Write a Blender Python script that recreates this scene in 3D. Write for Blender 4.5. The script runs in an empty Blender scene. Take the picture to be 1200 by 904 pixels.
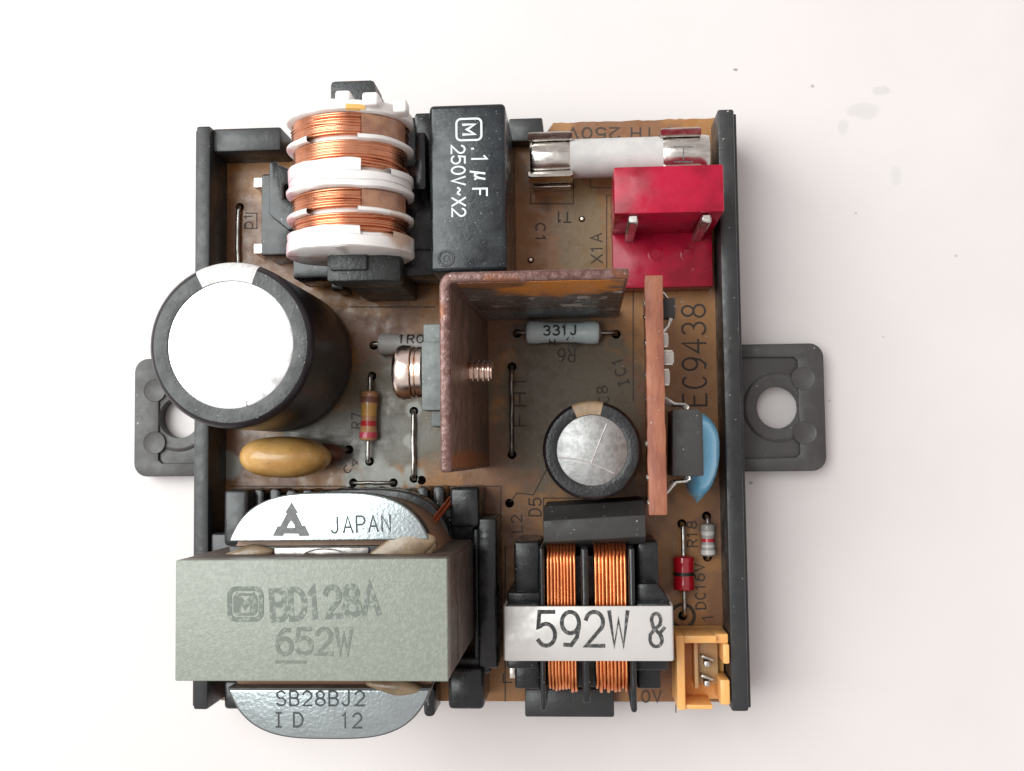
import bpy, bmesh, math, random
from mathutils import Vector, Matrix
from mathutils.geometry import tessellate_polygon
random.seed(7)
PI = math.pi
S = 0.001                     # everything below is written in millimetres
sc = bpy.context.scene
C = sc.collection

# ------------------------------------------------------------------ camera
F_PX, NAD, ROLL = 1275.5, (684.9, 528.7), 0.01214
Z0 = 6.0                      # top of the circuit board above the table
CAMZ = 153.0
def cam_axes():
    n = Vector((NAD[0]-600, -(NAD[1]-452), -F_PX)).normalized()
    z = -n
    x = Vector((1, 0, 0)); x = (x - z*z.x).normalized(); y = z.cross(x)
    c, s = math.cos(ROLL), math.sin(ROLL)
    return c*x + s*y, -s*x + c*y, z           # world axes seen from the camera
AX, AY, AZ = cam_axes()
cam = bpy.data.objects.new('camera', bpy.data.cameras.new('camera')); C.objects.link(cam)
# rows of the matrix camera -> world
R = Matrix((AX, AY, AZ))
cam.matrix_world = Matrix.Translation((0, 0, CAMZ*S)) @ R.to_4x4()
cam.data.sensor_width = 36; cam.data.lens = F_PX/1200*36
cam.data.clip_start = 0.005; cam.data.clip_end = 20
sc.camera = cam
def P(px, py, h=0.0):
    """world x, y (mm) of a photo point that lies h mm above the board"""
    d = Vector((px-600, -(py-452), -F_PX))
    w = R @ d
    t = (Z0+h-CAMZ)/w.z
    return Vector((w.x*t, w.y*t))
def SC(h): return F_PX*1.0045/(CAMZ-Z0-h)     # photo pixels per mm at height h

# ------------------------------------------------------------------ light
world = bpy.data.worlds.new('World'); sc.world = world; world.use_nodes = True
bg = world.node_tree.nodes['Background']
bg.inputs['Color'].default_value = (1.0, 0.935, 0.92, 1); bg.inputs['Strength'].default_value = 0.64
def area(name, loc, target, sx, sy, power, col):
    l = bpy.data.lights.new(name, 'AREA'); l.shape = 'RECTANGLE'; l.size = sx; l.size_y = sy
    l.energy = power; l.color = col
    o = bpy.data.objects.new(name, l); C.objects.link(o); o.location = loc
    o.rotation_euler = (Vector(target)-Vector(loc)).to_track_quat('-Z', 'Y').to_euler()
    return o
area('window_light', (-0.435, 0.155, 0.60), (-0.06, 0.03, 0.0), 0.64, 0.72, 9.0, (0.95, 1.0, 0.99))
sc.view_settings.view_transform = 'Standard'; sc.view_settings.look = 'None'
sc.view_settings.exposure = 0.0; sc.view_settings.gamma = 1.0
sc.view_settings.use_curve_mapping = False
sc.render.engine = 'CYCLES'
sc.cycles.use_denoising = True
sc.cycles.max_bounces = 8

# ------------------------------------------------------------------ materials
def _noise(nt, vec, scale, detail=3, rough=0.55):
    n = nt.nodes.new('ShaderNodeTexNoise'); n.inputs['Scale'].default_value = scale
    n.inputs['Detail'].default_value = detail; n.inputs['Roughness'].default_value = rough
    nt.links.new(vec, n.inputs['Vector']); return n.outputs['Fac']
def _ramp(nt, fac, a, b):
    m = nt.nodes.new('ShaderNodeMapRange'); m.inputs['From Min'].default_value = a; m.inputs['From Max'].default_value = b
    m.interpolation_type = 'SMOOTHSTEP'
    nt.links.new(fac, m.inputs['Value']); return m.outputs['Result']
def _mix(nt, fac, a, b):
    m = nt.nodes.new('ShaderNodeMix'); m.data_type = 'RGBA'
    nt.links.new(fac, m.inputs['Factor'])
    for v, s in ((a, 6), (b, 7)):
        if isinstance(v, tuple): m.inputs[s].default_value = (*v, 1)
        else: nt.links.new(v, m.inputs[s])
    return m.outputs[2]
def _mul(nt, a, k):
    m = nt.nodes.new('ShaderNodeMath'); m.operation = 'MULTIPLY'
    nt.links.new(a, m.inputs[0])
    if isinstance(k, (int, float)): m.inputs[1].default_value = k
    else: nt.links.new(k, m.inputs[1])
    return m.outputs[0]
def mat(name, col, rough=0.5, metal=0.0, col2=None, nscale=0.35, lo=0.4, hi=0.65, col3=None, n3=0.12, lo3=0.5, hi3=0.6,
        bump=0.0, bscale=3.0, bdist=0.1, dust=0.0, dscale=2.6, dustcol=(0.55, 0.52, 0.48), rvar=0.12, coat=0.0, sss=0.0, spec=0.5,
        patch=None, trans=0.0, stretch=None, wobj=False):
    """patch: (centre xyz in mm in object space, radii, colour) - a tinted area at a fixed place on the thing"""
    m = bpy.data.materials.new(name); m.use_nodes = True
    nt = m.node_tree; b = nt.nodes['Principled BSDF']
    tc = nt.nodes.new('ShaderNodeTexCoord')
    mp = nt.nodes.new('ShaderNodeMapping'); mp.inputs['Scale'].default_value = (1000, 1000, 1000)
    nt.links.new(tc.outputs['Object'], mp.inputs['Vector']); vec = mp.outputs['Vector']
    if stretch:
        ms = nt.nodes.new('ShaderNodeMapping'); ms.inputs['Scale'].default_value = stretch
        nt.links.new(vec, ms.inputs['Vector']); svec = ms.outputs['Vector']
    else: svec = vec
    b.inputs['Metallic'].default_value = metal
    b.inputs['Specular IOR Level'].default_value = spec
    c = None
    if col2 is not None: c = _mix(nt, _ramp(nt, _noise(nt, svec, nscale, 5, 0.6), lo, hi), col, col2)
    if col3 is not None: c = _mix(nt, _ramp(nt, _noise(nt, vec, n3, 3, 0.5), lo3, hi3), c if c is not None else col, col3)
    if patch:
        for (ctr, rad, pcol) in patch:
            mm = nt.nodes.new('ShaderNodeMapping'); mm.vector_type = 'POINT'
            mm.inputs['Location'].default_value = tuple(-ctr[i]/rad[i] for i in range(3))
            mm.inputs['Scale'].default_value = tuple(1/r for r in rad)
            nt.links.new(vec, mm.inputs['Vector'])
            ln = nt.nodes.new('ShaderNodeVectorMath'); ln.operation = 'LENGTH'; nt.links.new(mm.outputs['Vector'], ln.inputs[0])
            ad = nt.nodes.new('ShaderNodeMath'); ad.operation = 'MULTIPLY_ADD'
            nt.links.new(_noise(nt, vec, 0.5, 4), ad.inputs[0]); ad.inputs[1].default_value = 0.9
            nt.links.new(ln.outputs['Value'], ad.inputs[2])
            c = _mix(nt, _ramp(nt, ad.outputs[0], 1.45, 1.05), c if c is not None else col, pcol)
    if dust > 0:
        d = _ramp(nt, _noise(nt, vec, dscale, 2, 0.4), 0.76-dust*0.16, 0.80-dust*0.10)
        c = _mix(nt, _mul(nt, d, 0.75), c if c is not None else col, dustcol)
    if c is not None: nt.links.new(c, b.inputs['Base Color'])
    else: b.inputs['Base Color'].default_value = (*col, 1)
    if rvar > 0:
        r = nt.nodes.new('ShaderNodeMapRange'); nt.links.new(_noise(nt, vec, 0.6, 4), r.inputs['Value'])
        r.inputs['From Min'].default_value = 0.3; r.inputs['From Max'].default_value = 0.7
        r.inputs['To Min'].default_value = max(0.02, rough-rvar); r.inputs['To Max'].default_value = min(1, rough+rvar)
        nt.links.new(r.outputs['Result'], b.inputs['Roughness'])
    else: b.inputs['Roughness'].default_value = rough
    if bump > 0:
        bp = nt.nodes.new('ShaderNodeBump'); bp.inputs['Strength'].default_value = bump; bp.inputs['Distance'].default_value = bdist*S
        nt.links.new(_noise(nt, svec, bscale, 3, 0.5), bp.inputs['Height']); nt.links.new(bp.outputs['Normal'], b.inputs['Normal'])
    if coat: b.inputs['Coat Weight'].default_value = coat; b.inputs['Coat Roughness'].default_value = 0.1
    if sss:
        b.inputs['Subsurface Weight'].default_value = sss; b.inputs['Subsurface Scale'].default_value = 1.0*S
        b.inputs['Subsurface Radius'].default_value = (1, .6, .4)
    if trans: b.inputs['Transmission Weight'].default_value = trans
    return m

SPOTS = []
for px, py, rx_, ry_, cc in ((1012, 130, 2.6, 1.5, .575), (1032, 106, 1.5, .8, .565), (988, 150, 1.0, 1.4, .58), (1050, 205, .9, 1.8, .585), (862, 82, .42, .26, .30), (952, 101, .34, .30, .40),
                             (880, 566, .36, .26, .34), (972, 470, .28, .22, .44), (1035, 395, .26, .22, .46), (1120, 300, .3, .25, .46), (1003, 250, .25, .22, .42)):
    q_ = P(px, py, -Z0); SPOTS.append(((q_.x, q_.y, 20), (rx_, ry_, 5), (cc, cc*.94, cc*.92)))
M_table = mat('white_table', (0.62, 0.574, 0.565), 0.42, col2=(0.645, 0.60, 0.592), nscale=0.02, bump=0.05, bscale=0.7, rvar=0.05, patch=SPOTS)
M_plastic = mat('dark_tray_plastic', (0.023, 0.024, 0.025), 0.38, bump=0.25, bscale=1.6, dust=0.12, dscale=1.9, col2=(0.030, 0.030, 0.030), nscale=0.2)
M_tabplastic = mat('dusty_tray_plastic', (0.045, 0.041, 0.040), 0.46, bump=0.2, bscale=2.2, dust=0.12, dscale=1.8, col2=(0.06, 0.055, 0.053), nscale=0.3)
M_blackgloss = mat('glossy_black_plastic', (0.011, 0.012, 0.014), 0.26, bump=0.3, bscale=1.2, dust=0.14, dscale=2.3, col2=(0.018, 0.018, 0.018), nscale=0.3)
M_filmcap = mat('black_capacitor_case', (0.007, 0.010, 0.013), 0.27, bump=0.3, bscale=2.4, bdist=0.06, dust=0.42, dscale=3.6, dustcol=(0.20, 0.23, 0.24), col2=(0.016, 0.020, 0.023), nscale=0.25)
FLUX = []
for fx, fy, fr_ in ((433, 541, 2.2), (485, 561, 1.9), (414, 566, 1.7), (461, 566, 2.0), (485, 482, 1.3), (268, 548, 2.4), (440, 560, 2.4), (480, 520, 1.2)):
    q_ = P(fx, fy); FLUX.append(((q_.x+15.6, q_.y-5.6, 1.6), (fr_, fr_, 4), (0.36, 0.36, 0.32)))
M_board = mat('phenolic_board', (0.32, 0.142, 0.043), 0.32, col2=(0.37, 0.175, 0.058), nscale=0.5, lo=0.35, hi=0.7,
              col3=(0.215, 0.094, 0.040), n3=0.075, lo3=0.50, hi3=0.56, bump=0.14, bscale=1.5, dust=0.3, dscale=2.1, dustcol=(0.40, 0.35, 0.28), rvar=0.18,
              patch=[((13.5, 1, 1.6), (12, 15, 6), (0.142, 0.108, 0.060)), ((-8, 0, 1.6), (13, 10, 6), (0.145, 0.115, 0.071)), ((15.5, 24, 1.6), (4.2, 9, 6), (0.27, 0.18, 0.085)), ((-16, -3.5, 1.6), (14, 5, 6), (0.17, 0.155, 0.125))] + FLUX)  # olive and grey-brown areas tinted into the board, paler flux at the holes
M_boardedge = mat('red_brown_board', (0.30, 0.105, 0.055), 0.6, col2=(0.22, 0.07, 0.04), nscale=0.8, bump=0.5, bscale=2.5, bdist=0.15, stretch=(1, 0.25, 1), dust=0.15)
M_silk = mat('dark_board_print', (0.045, 0.030, 0.022), 0.6, rvar=0)
M_cu = mat('copper_wire', (0.73, 0.325, 0.19), 0.27, metal=1.0, col2=(0.56, 0.22, 0.115), nscale=0.25, rvar=0.06)
M_cu2 = mat('orange_copper_wire', (0.80, 0.31, 0.125), 0.3, metal=1.0, col2=(0.66, 0.215, 0.08), nscale=0.3, rvar=0.06)
M_cured = mat('red_enamel_wire', (0.62, 0.14, 0.06), 0.3, metal=0.8)
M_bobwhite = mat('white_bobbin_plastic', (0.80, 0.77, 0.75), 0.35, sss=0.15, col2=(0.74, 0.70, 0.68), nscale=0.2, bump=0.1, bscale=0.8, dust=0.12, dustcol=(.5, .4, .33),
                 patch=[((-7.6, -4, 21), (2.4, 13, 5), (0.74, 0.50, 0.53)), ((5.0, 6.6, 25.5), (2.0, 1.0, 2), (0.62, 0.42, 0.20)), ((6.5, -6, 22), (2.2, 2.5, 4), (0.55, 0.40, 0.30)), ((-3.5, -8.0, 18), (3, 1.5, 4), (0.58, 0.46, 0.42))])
M_tape = mat('amber_tape', (0.24, 0.105, 0.065), 0.3, coat=0.5, bump=0.25, bscale=1.2, col2=(0.36, 0.18, 0.10), nscale=0.4, dust=0.2)
M_ytape = mat('yellow_varnish', (0.72, 0.42, 0.12), 0.35, coat=0.3)
M_ferrite = mat('dark_ferrite', (0.032, 0.035, 0.035), 0.42, bump=0.7, bscale=2.4, bdist=0.15, dust=0.6, dscale=1.6, dustcol=(0.2, 0.2, 0.19))
M_sleeve = mat('capacitor_sleeve', (0.013, 0.010, 0.013), 0.36, bump=0.1, bscale=0.6, rvar=0.05, dust=0.12, dscale=2.0)
M_rim = mat('capacitor_sleeve_rim', (0.009, 0.009, 0.010), 0.34, bump=0.5, bscale=2.6, bdist=0.08, dust=0.22, dscale=3.0, dustcol=(.35, .38, .38))
M_stripe = mat('silver_print', (0.62, 0.61, 0.60), 0.45, col2=(0.52, 0.51, 0.5), nscale=1.5, dust=0.55, dscale=3, dustcol=(.2, .2, .2))
M_stripeg = mat('gold_print', (0.36, 0.25, 0.15), 0.5, col2=(0.28, 0.2, 0.13), nscale=1.5, dust=0.4, dscale=3, dustcol=(.6, .5, .4))
M_alu = mat('brushed_aluminium', (0.86, 0.86, 0.86), 0.30, metal=1.0, bump=0.06, bscale=1.0)
M_alu2 = mat('scuffed_aluminium', (0.40, 0.40, 0.395), 0.50, metal=1.0, bump=0.4, bscale=2.4, bdist=0.05, col2=(0.31, 0.305, 0.30), nscale=1.6, rvar=0.05)
M_wirebead = mat('aluminium_ridge', (0.85, 0.85, 0.85), 0.45, metal=1.0)
M_tin = mat('tinned_wire', (0.62, 0.60, 0.57), 0.32, metal=1.0, col2=(0.38, 0.35, 0.32), nscale=0.9)
M_dullwire = mat('dull_tinned_wire', (0.36, 0.33, 0.30), 0.42, metal=1.0, col2=(0.2, 0.17, 0.15), nscale=0.9)
M_solder = mat('solder', (0.72, 0.68, 0.62), 0.32, metal=1.0, bump=0.4, bscale=2)
M_clip = mat('nickel_plate', (0.72, 0.69, 0.65), 0.2, metal=1.0, col2=(0.52, 0.48, 0.44), nscale=0.35, bump=0.08, bscale=0.6, stretch=(1, 4, 4))
M_ceramic = mat('white_ceramic', (0.55, 0.53, 0.515), 0.5, col2=(0.49, 0.475, 0.465), nscale=0.5, dust=0.1, dscale=1.3, dustcol=(.25, .22, .2))
M_red = mat('red_nylon', (0.39, 0.007, 0.034), 0.24, spec=0.3, sss=0.04, col2=(0.22, 0.004, 0.017), nscale=0.12, bump=0.1, bscale=1.2, dust=0.12, dscale=1.6, dustcol=(.7, .35, .4))
M_rust = mat('rusty_sheet_metal', (0.115, 0.052, 0.042), 0.36, metal=0.4, col2=(0.21, 0.125, 0.115), nscale=1.6, lo=0.35, hi=0.68, col3=(0.19, 0.07, 0.035), n3=0.35, lo3=0.56, hi3=0.70, bump=0.7, bscale=1.6, bdist=0.15, dust=0.35, dscale=2.2, dustcol=(.6, .5, .46))
M_rustface = mat('tarnished_sheet_face', (0.17, 0.100, 0.072), 0.42, metal=0.35, col2=(0.24, 0.155, 0.12), patch=[((-7, -12.5, 16), (3, 2.0, 40), (0.30, 0.11, 0.045))], nscale=0.3, bump=0.5, bscale=1.2, bdist=0.12, dust=0.2)
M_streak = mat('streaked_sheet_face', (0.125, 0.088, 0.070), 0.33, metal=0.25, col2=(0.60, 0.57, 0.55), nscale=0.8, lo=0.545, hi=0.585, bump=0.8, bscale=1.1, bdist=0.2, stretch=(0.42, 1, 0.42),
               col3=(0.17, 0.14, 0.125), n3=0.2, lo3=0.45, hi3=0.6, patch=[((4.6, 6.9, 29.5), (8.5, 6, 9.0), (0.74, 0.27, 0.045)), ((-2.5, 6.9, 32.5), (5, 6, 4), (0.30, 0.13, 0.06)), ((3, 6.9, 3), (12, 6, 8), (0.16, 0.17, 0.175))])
M_screw = mat('bronze_screw', (0.90, 0.76, 0.68), 0.22, metal=1.0, col2=(0.74, 0.48, 0.34), nscale=0.7, lo=0.5, hi=0.75)
M_greypack = mat('grey_green_epoxy', (0.135, 0.150, 0.145), 0.5, col2=(0.10, 0.112, 0.108), nscale=0.7, bump=0.3, bscale=2, dust=0.3)
M_chip = mat('black_chip_epoxy', (0.036, 0.034, 0.033), 0.62, bump=0.4, bscale=3, bdist=0.06, dust=0.25, dscale=3)
M_blue = mat('blue_lacquer', (0.15, 0.44, 0.66), 0.2, coat=0.6, sss=0.1, col2=(0.19, 0.50, 0.72), nscale=0.2, bump=0.1, bscale=0.6)
M_mustard = mat('mustard_lacquer', (0.58, 0.34, 0.115), 0.32, coat=0.3, sss=0.05, col2=(0.45, 0.235, 0.07), nscale=0.25, dust=0.2, dustcol=(.08, .05, .03), dscale=1.4)
M_neck = mat('brown_lacquer', (0.14, 0.045, 0.03), 0.4, col2=(0.09, 0.03, 0.02), nscale=0.6)
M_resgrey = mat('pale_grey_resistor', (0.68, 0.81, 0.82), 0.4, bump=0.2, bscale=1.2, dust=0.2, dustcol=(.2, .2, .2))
M_resgrey2 = mat('warm_grey_resistor', (0.40, 0.38, 0.36), 0.45, bump=0.2, bscale=1.2)
M_restan = mat('tan_resistor', (0.55, 0.27, 0.13), 0.28, coat=0.5, col2=(0.45, 0.21, 0.10), nscale=0.5)
M_bred = mat('red_band', (0.55, 0.03, 0.04), 0.3, coat=0.4)
M_bpink = mat('magenta_band', (0.60, 0.06, 0.10), 0.3, coat=0.4)
M_bgold = mat('gold_band', (0.62, 0.34, 0.09), 0.3, coat=0.4)
M_bbrown = mat('brown_band', (0.22, 0.09, 0.06), 0.4)
M_bwhite = mat('white_band', (0.62, 0.58, 0.55), 0.4)
M_bgrey = mat('grey_body', (0.36, 0.34, 0.32), 0.4)
M_reddiode = mat('red_glass', (0.36, 0.005, 0.014), 0.12, coat=0.8, sss=0.05)
M_blackband = mat('black_band', (0.015, 0.012, 0.012), 0.35)
M_orange = mat('orange_nylon', (0.90, 0.47, 0.16), 0.40, sss=0.25, col2=(0.85, 0.42, 0.13), nscale=0.3, bump=0.1, bscale=1, dust=0.1)
M_orangedark = mat('ochre_nylon', (0.52, 0.34, 0.17), 0.42, sss=0.2)
M_core = mat('pale_green_core', (0.218, 0.232, 0.198), 0.35, col2=(0.258, 0.276, 0.235), nscale=2.2, bump=0.6, bscale=4.6, bdist=0.08, spec=0.4, rvar=0.06)
M_corerim = mat('grey_core_rim', (0.16, 0.145, 0.125), 0.5, col2=(0.20, 0.18, 0.155), nscale=0.5, dust=0.2, bump=0.2)
M_coreside = mat('brown_core_side', (0.060, 0.042, 0.033), 0.5, col2=(0.09, 0.064, 0.052), nscale=0.5, dust=0.35, dscale=2.4, bump=0.3)
M_plate = mat('hammered_steel', (0.43, 0.48, 0.49), 0.33, metal=1.0, bump=0.7, bscale=2.6, bdist=0.06, rvar=0.04)
M_plateedge = mat('dark_plate_edge', (0.05, 0.05, 0.05), 0.4, metal=0.5)
M_paper = mat('brown_insulation_tape', (0.26, 0.145, 0.085), 0.45, bump=0.2, bscale=0.8)
M_glue = mat('beige_glue', (0.235, 0.165, 0.098), 0.35, coat=0.3, col2=(0.16, 0.105, 0.06), nscale=0.5, bump=0.4, bscale=1.0, bdist=0.2)
M_strap = mat('bare_steel_strap', (0.62, 0.595, 0.575), 0.42, metal=0.3, col2=(0.58, 0.555, 0.535), nscale=0.3, bump=0.08, bscale=1.5, dust=0.1, dscale=2)
M_ink = mat('black_ink', (0.030, 0.030, 0.030), 0.6, col2=(0.16, 0.155, 0.15), nscale=2.2, lo=0.48, hi=0.66, rvar=0)
M_inkcrisp = mat('crisp_black_ink', (0.028, 0.034, 0.038), 0.5, rvar=0)
M_fade = mat('faded_grey_ink', (0.125, 0.142, 0.122), 0.6, col2=(0.25, 0.275, 0.235), nscale=2.6, lo=0.48, hi=0.66, rvar=0)
M_fadelight = mat('worn_grey_ink', (0.130, 0.145, 0.122), 0.6, col2=(0.22, 0.24, 0.20), nscale=2.6, lo=0.50, hi=0.66, rvar=0)
M_white = mat('white_ink', (0.70, 0.74, 0.75), 0.5, rvar=0)
M_logogrey = mat('dark_grey_ink', (0.10, 0.10, 0.10), 0.5, col2=(0.14, 0.14, 0.14), nscale=2, rvar=0)
M_inner = mat('tray_floor', (0.02, 0.018, 0.017), 0.6)
M_smd = mat('smd_grey', (0.56, 0.53, 0.49), 0.35, metal=0.4, dust=0.3, dustcol=(.2, .18, .16))

# ------------------------------------------------------------------ mesh helpers (mm)
class B:
    def __init__(s): s.bm = bmesh.new()
    def _take(s, t, bev=0, seg=2, ang=30, mx=None):
        t.normal_update()
        bmesh.ops.recalc_face_normals(t, faces=t.faces)
        if bev > 0:
            es = [e for e in t.edges if len(e.link_faces) == 2 and e.calc_face_angle(0) > math.radians(ang)]
            if es: bmesh.ops.bevel(t, geom=es, offset=bev, segments=seg, profile=0.5, affect='EDGES', clamp_overlap=True)
        if mx is not None: bmesh.ops.transform(t, matrix=mx, verts=t.verts)
        me = bpy.data.meshes.new('tmp'); t.to_mesh(me); t.free(); s.bm.from_mesh(me); bpy.data.meshes.remove(me)
        return s
    def box(s, x0, x1, y0, y1, z0, z1, bev=0.25, seg=2, rz=0, mx=None):
        t = bmesh.new(); bmesh.ops.create_cube(t, size=1)
        bmesh.ops.scale(t, vec=(abs(x1-x0), abs(y1-y0), abs(z1-z0)), verts=t.verts)
        m = Matrix.Translation(((x0+x1)/2, (y0+y1)/2, (z0+z1)/2)) @ Matrix.Rotation(rz, 4, 'Z')
        return s._take(t, bev, seg, 30, (mx @ m) if mx is not None else m)
    def prism(s, loop, z0, z1, bev=0.0, holes=(), seg=2, mx=None, ang=50):
        t = bmesh.new(); loops = [list(loop)] + [list(h) for h in holes]
        pts = [p for l in loops for p in l]
        lo = [t.verts.new((p[0], p[1], z0)) for p in pts]; hi = [t.verts.new((p[0], p[1], z1)) for p in pts]
        if len(loops) == 1:
            t.faces.new(hi); t.faces.new(lo[::-1])
        else:
            for tri in tessellate_polygon([[Vector((p[0], p[1], 0)) for p in l] for l in loops]):
                try: t.faces.new([hi[i] for i in tri]); t.faces.new([lo[i] for i in tri][::-1])
                except ValueError: pass
        k = 0
        for l in loops:
            n = len(l)
            for i in range(n):
                a, b = k+i, k+(i+1) % n
                t.faces.new((lo[a], lo[b], hi[b], hi[a]))
            k += n
        return s._take(t, bev, seg, ang, mx)
    def lathe(s, prof, ctr=(0, 0, 0), axis='z', n=32, close=True, a0=0.0, a1=2*PI):
        """prof: (radius, along-axis) from one end to the other"""
        t = bmesh.new(); rings = []
        full = abs(a1-a0-2*PI) < 1e-6
        m = n if full else n+1
        def pt(r, a, th):
            c, q = r*math.cos(th), r*math.sin(th)
            v = {'z': (c, q, a), 'x': (a, c, q), 'y': (q, a, c)}[axis]
            return (v[0]+ctr[0], v[1]+ctr[1], v[2]+ctr[2])
        for r, a in prof: rings.append([t.verts.new(pt(r, a, a0+(a1-a0)*i/n)) for i in range(m)])
        for j in range(len(rings)-1):
            for i in range(n if full else n):
                i2 = (i+1) % m
                t.faces.new((rings[j][i], rings[j][i2], rings[j+1][i2], rings[j+1][i]))
        if close and full:
            if prof[0][0] > 1e-6: t.faces.new(rings[0][::-1])
            if prof[-1][0] > 1e-6: t.faces.new(rings[-1])
        bmesh.ops.remove_doubles(t, verts=t.verts, dist=1e-5)
        return s._take(t)
    def tube(s, pts, r, n=8, closed=False, cap=True):
        t = bmesh.new(); pts = [Vector(p) for p in pts]; rings = []; N = len(pts)
        up = None
        for i, p in enumerate(pts):
            a = pts[(i-1) % N] if (i > 0 or closed) else p; b = pts[(i+1) % N] if (i < N-1 or closed) else p
            d = (b-a).normalized()
            if up is None:
                up = Vector((0, 0, 1)) if abs(d.z) < 0.9 else Vector((1, 0, 0))
            u = (up - d*up.dot(d)).normalized(); v = d.cross(u); up = u
            rr = r[i] if isinstance(r, (list, tuple)) else r
            rings.append([t.verts.new(p + rr*(math.cos(2*PI*k/n)*u + math.sin(2*PI*k/n)*v)) for k in range(n)])
        for j in range(N if closed else N-1):
            A, Bq = rings[j], rings[(j+1) % N]
            for k in range(n): t.faces.new((A[k], A[(k+1) % n], Bq[(k+1) % n], Bq[k]))
        if cap and not closed: t.faces.new(rings[0][::-1]); t.faces.new(rings[-1])
        return s._take(t)
    def blob(s, ctr, rad, n=20, fn=None, rz=0):
        t = bmesh.new(); bmesh.ops.create_uvsphere(t, u_segments=n, v_segments=n//2+2, radius=1)
        if fn:
            for v in t.verts: v.co = Vector(fn(v.co))
        bmesh.ops.scale(t, vec=rad, verts=t.verts)
        return s._take(t, mx=Matrix.Translation(ctr) @ Matrix.Rotation(rz, 4, 'Z'))
    def flat(s, loops, z):
        t = bmesh.new(); pts = [p for l in loops for p in l]; vs = [t.verts.new((p[0], p[1], z)) for p in pts]
        for tri in tessellate_polygon([[Vector((p[0], p[1], 0)) for p in l] for l in loops]):
            try: t.faces.new([vs[i] for i in tri])
            except ValueError: pass
        for f in t.faces:
            f.normal_update()
            if f.normal.z < 0: f.normal_flip()
        me = bpy.data.meshes.new('tmp'); t.to_mesh(me); t.free(); s.bm.from_mesh(me); bpy.data.meshes.remove(me)
        return s
    def warp(s, f):
        for v in s.bm.verts: v.co = Vector(f(v.co))
        return s

def rrect(x0, x1, y0, y1, r, n=5):
    out = []
    for cx, cy, a in ((x1-r, y1-r, 0), (x0+r, y1-r, 90), (x0+r, y0+r, 180), (x1-r, y0+r, 270)):
        for i in range(n+1):
            t = math.radians(a+90*i/n); out.append((cx+r*math.cos(t), cy+r*math.sin(t)))
    return out
def circ(cx, cy, r, n=20, ry=None): return [(cx+r*math.cos(2*PI*i/n), cy+(ry or r)*math.sin(2*PI*i/n)) for i in range(n)]

ROOT = {}
def props(o, label=None, cat=None, group=None, kind=None):
    if label: o['label'] = label
    if cat: o['category'] = cat
    if group: o['group'] = group
    if kind: o['kind'] = kind
    return o
def thing(name, x, y, z, label, cat, group=None):
    o = bpy.data.objects.new(name, None); C.objects.link(o); o.empty_display_size = 0.002
    o.location = (x*S, y*S, z*S); ROOT[o.name] = Vector((x, y, z))
    return props(o, label, cat, group)
def root_of(o):
    while o.parent is not None: o = o.parent
    return o
def obj(name, b, m, parent=None, smooth=38, label=None, mats=None):
    me = bpy.data.meshes.new(name)
    off = ROOT[root_of(parent).name] if parent is not None else None
    if off is None:
        xs = [v.co for v in b.bm.verts]
        off = Vector(((min(v.x for v in xs)+max(v.x for v in xs))/2, (min(v.y for v in xs)+max(v.y for v in xs))/2, min(v.z for v in xs)))
    for v in b.bm.verts: v.co = (v.co - off)*S
    b.bm.to_mesh(me); b.bm.free()
    for p in me.polygons: p.use_smooth = True
    me.set_sharp_from_angle(angle=math.radians(smooth))
    me.materials.append(m)
    o = bpy.data.objects.new(name, me); C.objects.link(o)
    if parent is not None: o.parent = parent
    else: o.location = off*S; ROOT[o.name] = off
    if label: o['label'] = label
    return o

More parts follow.
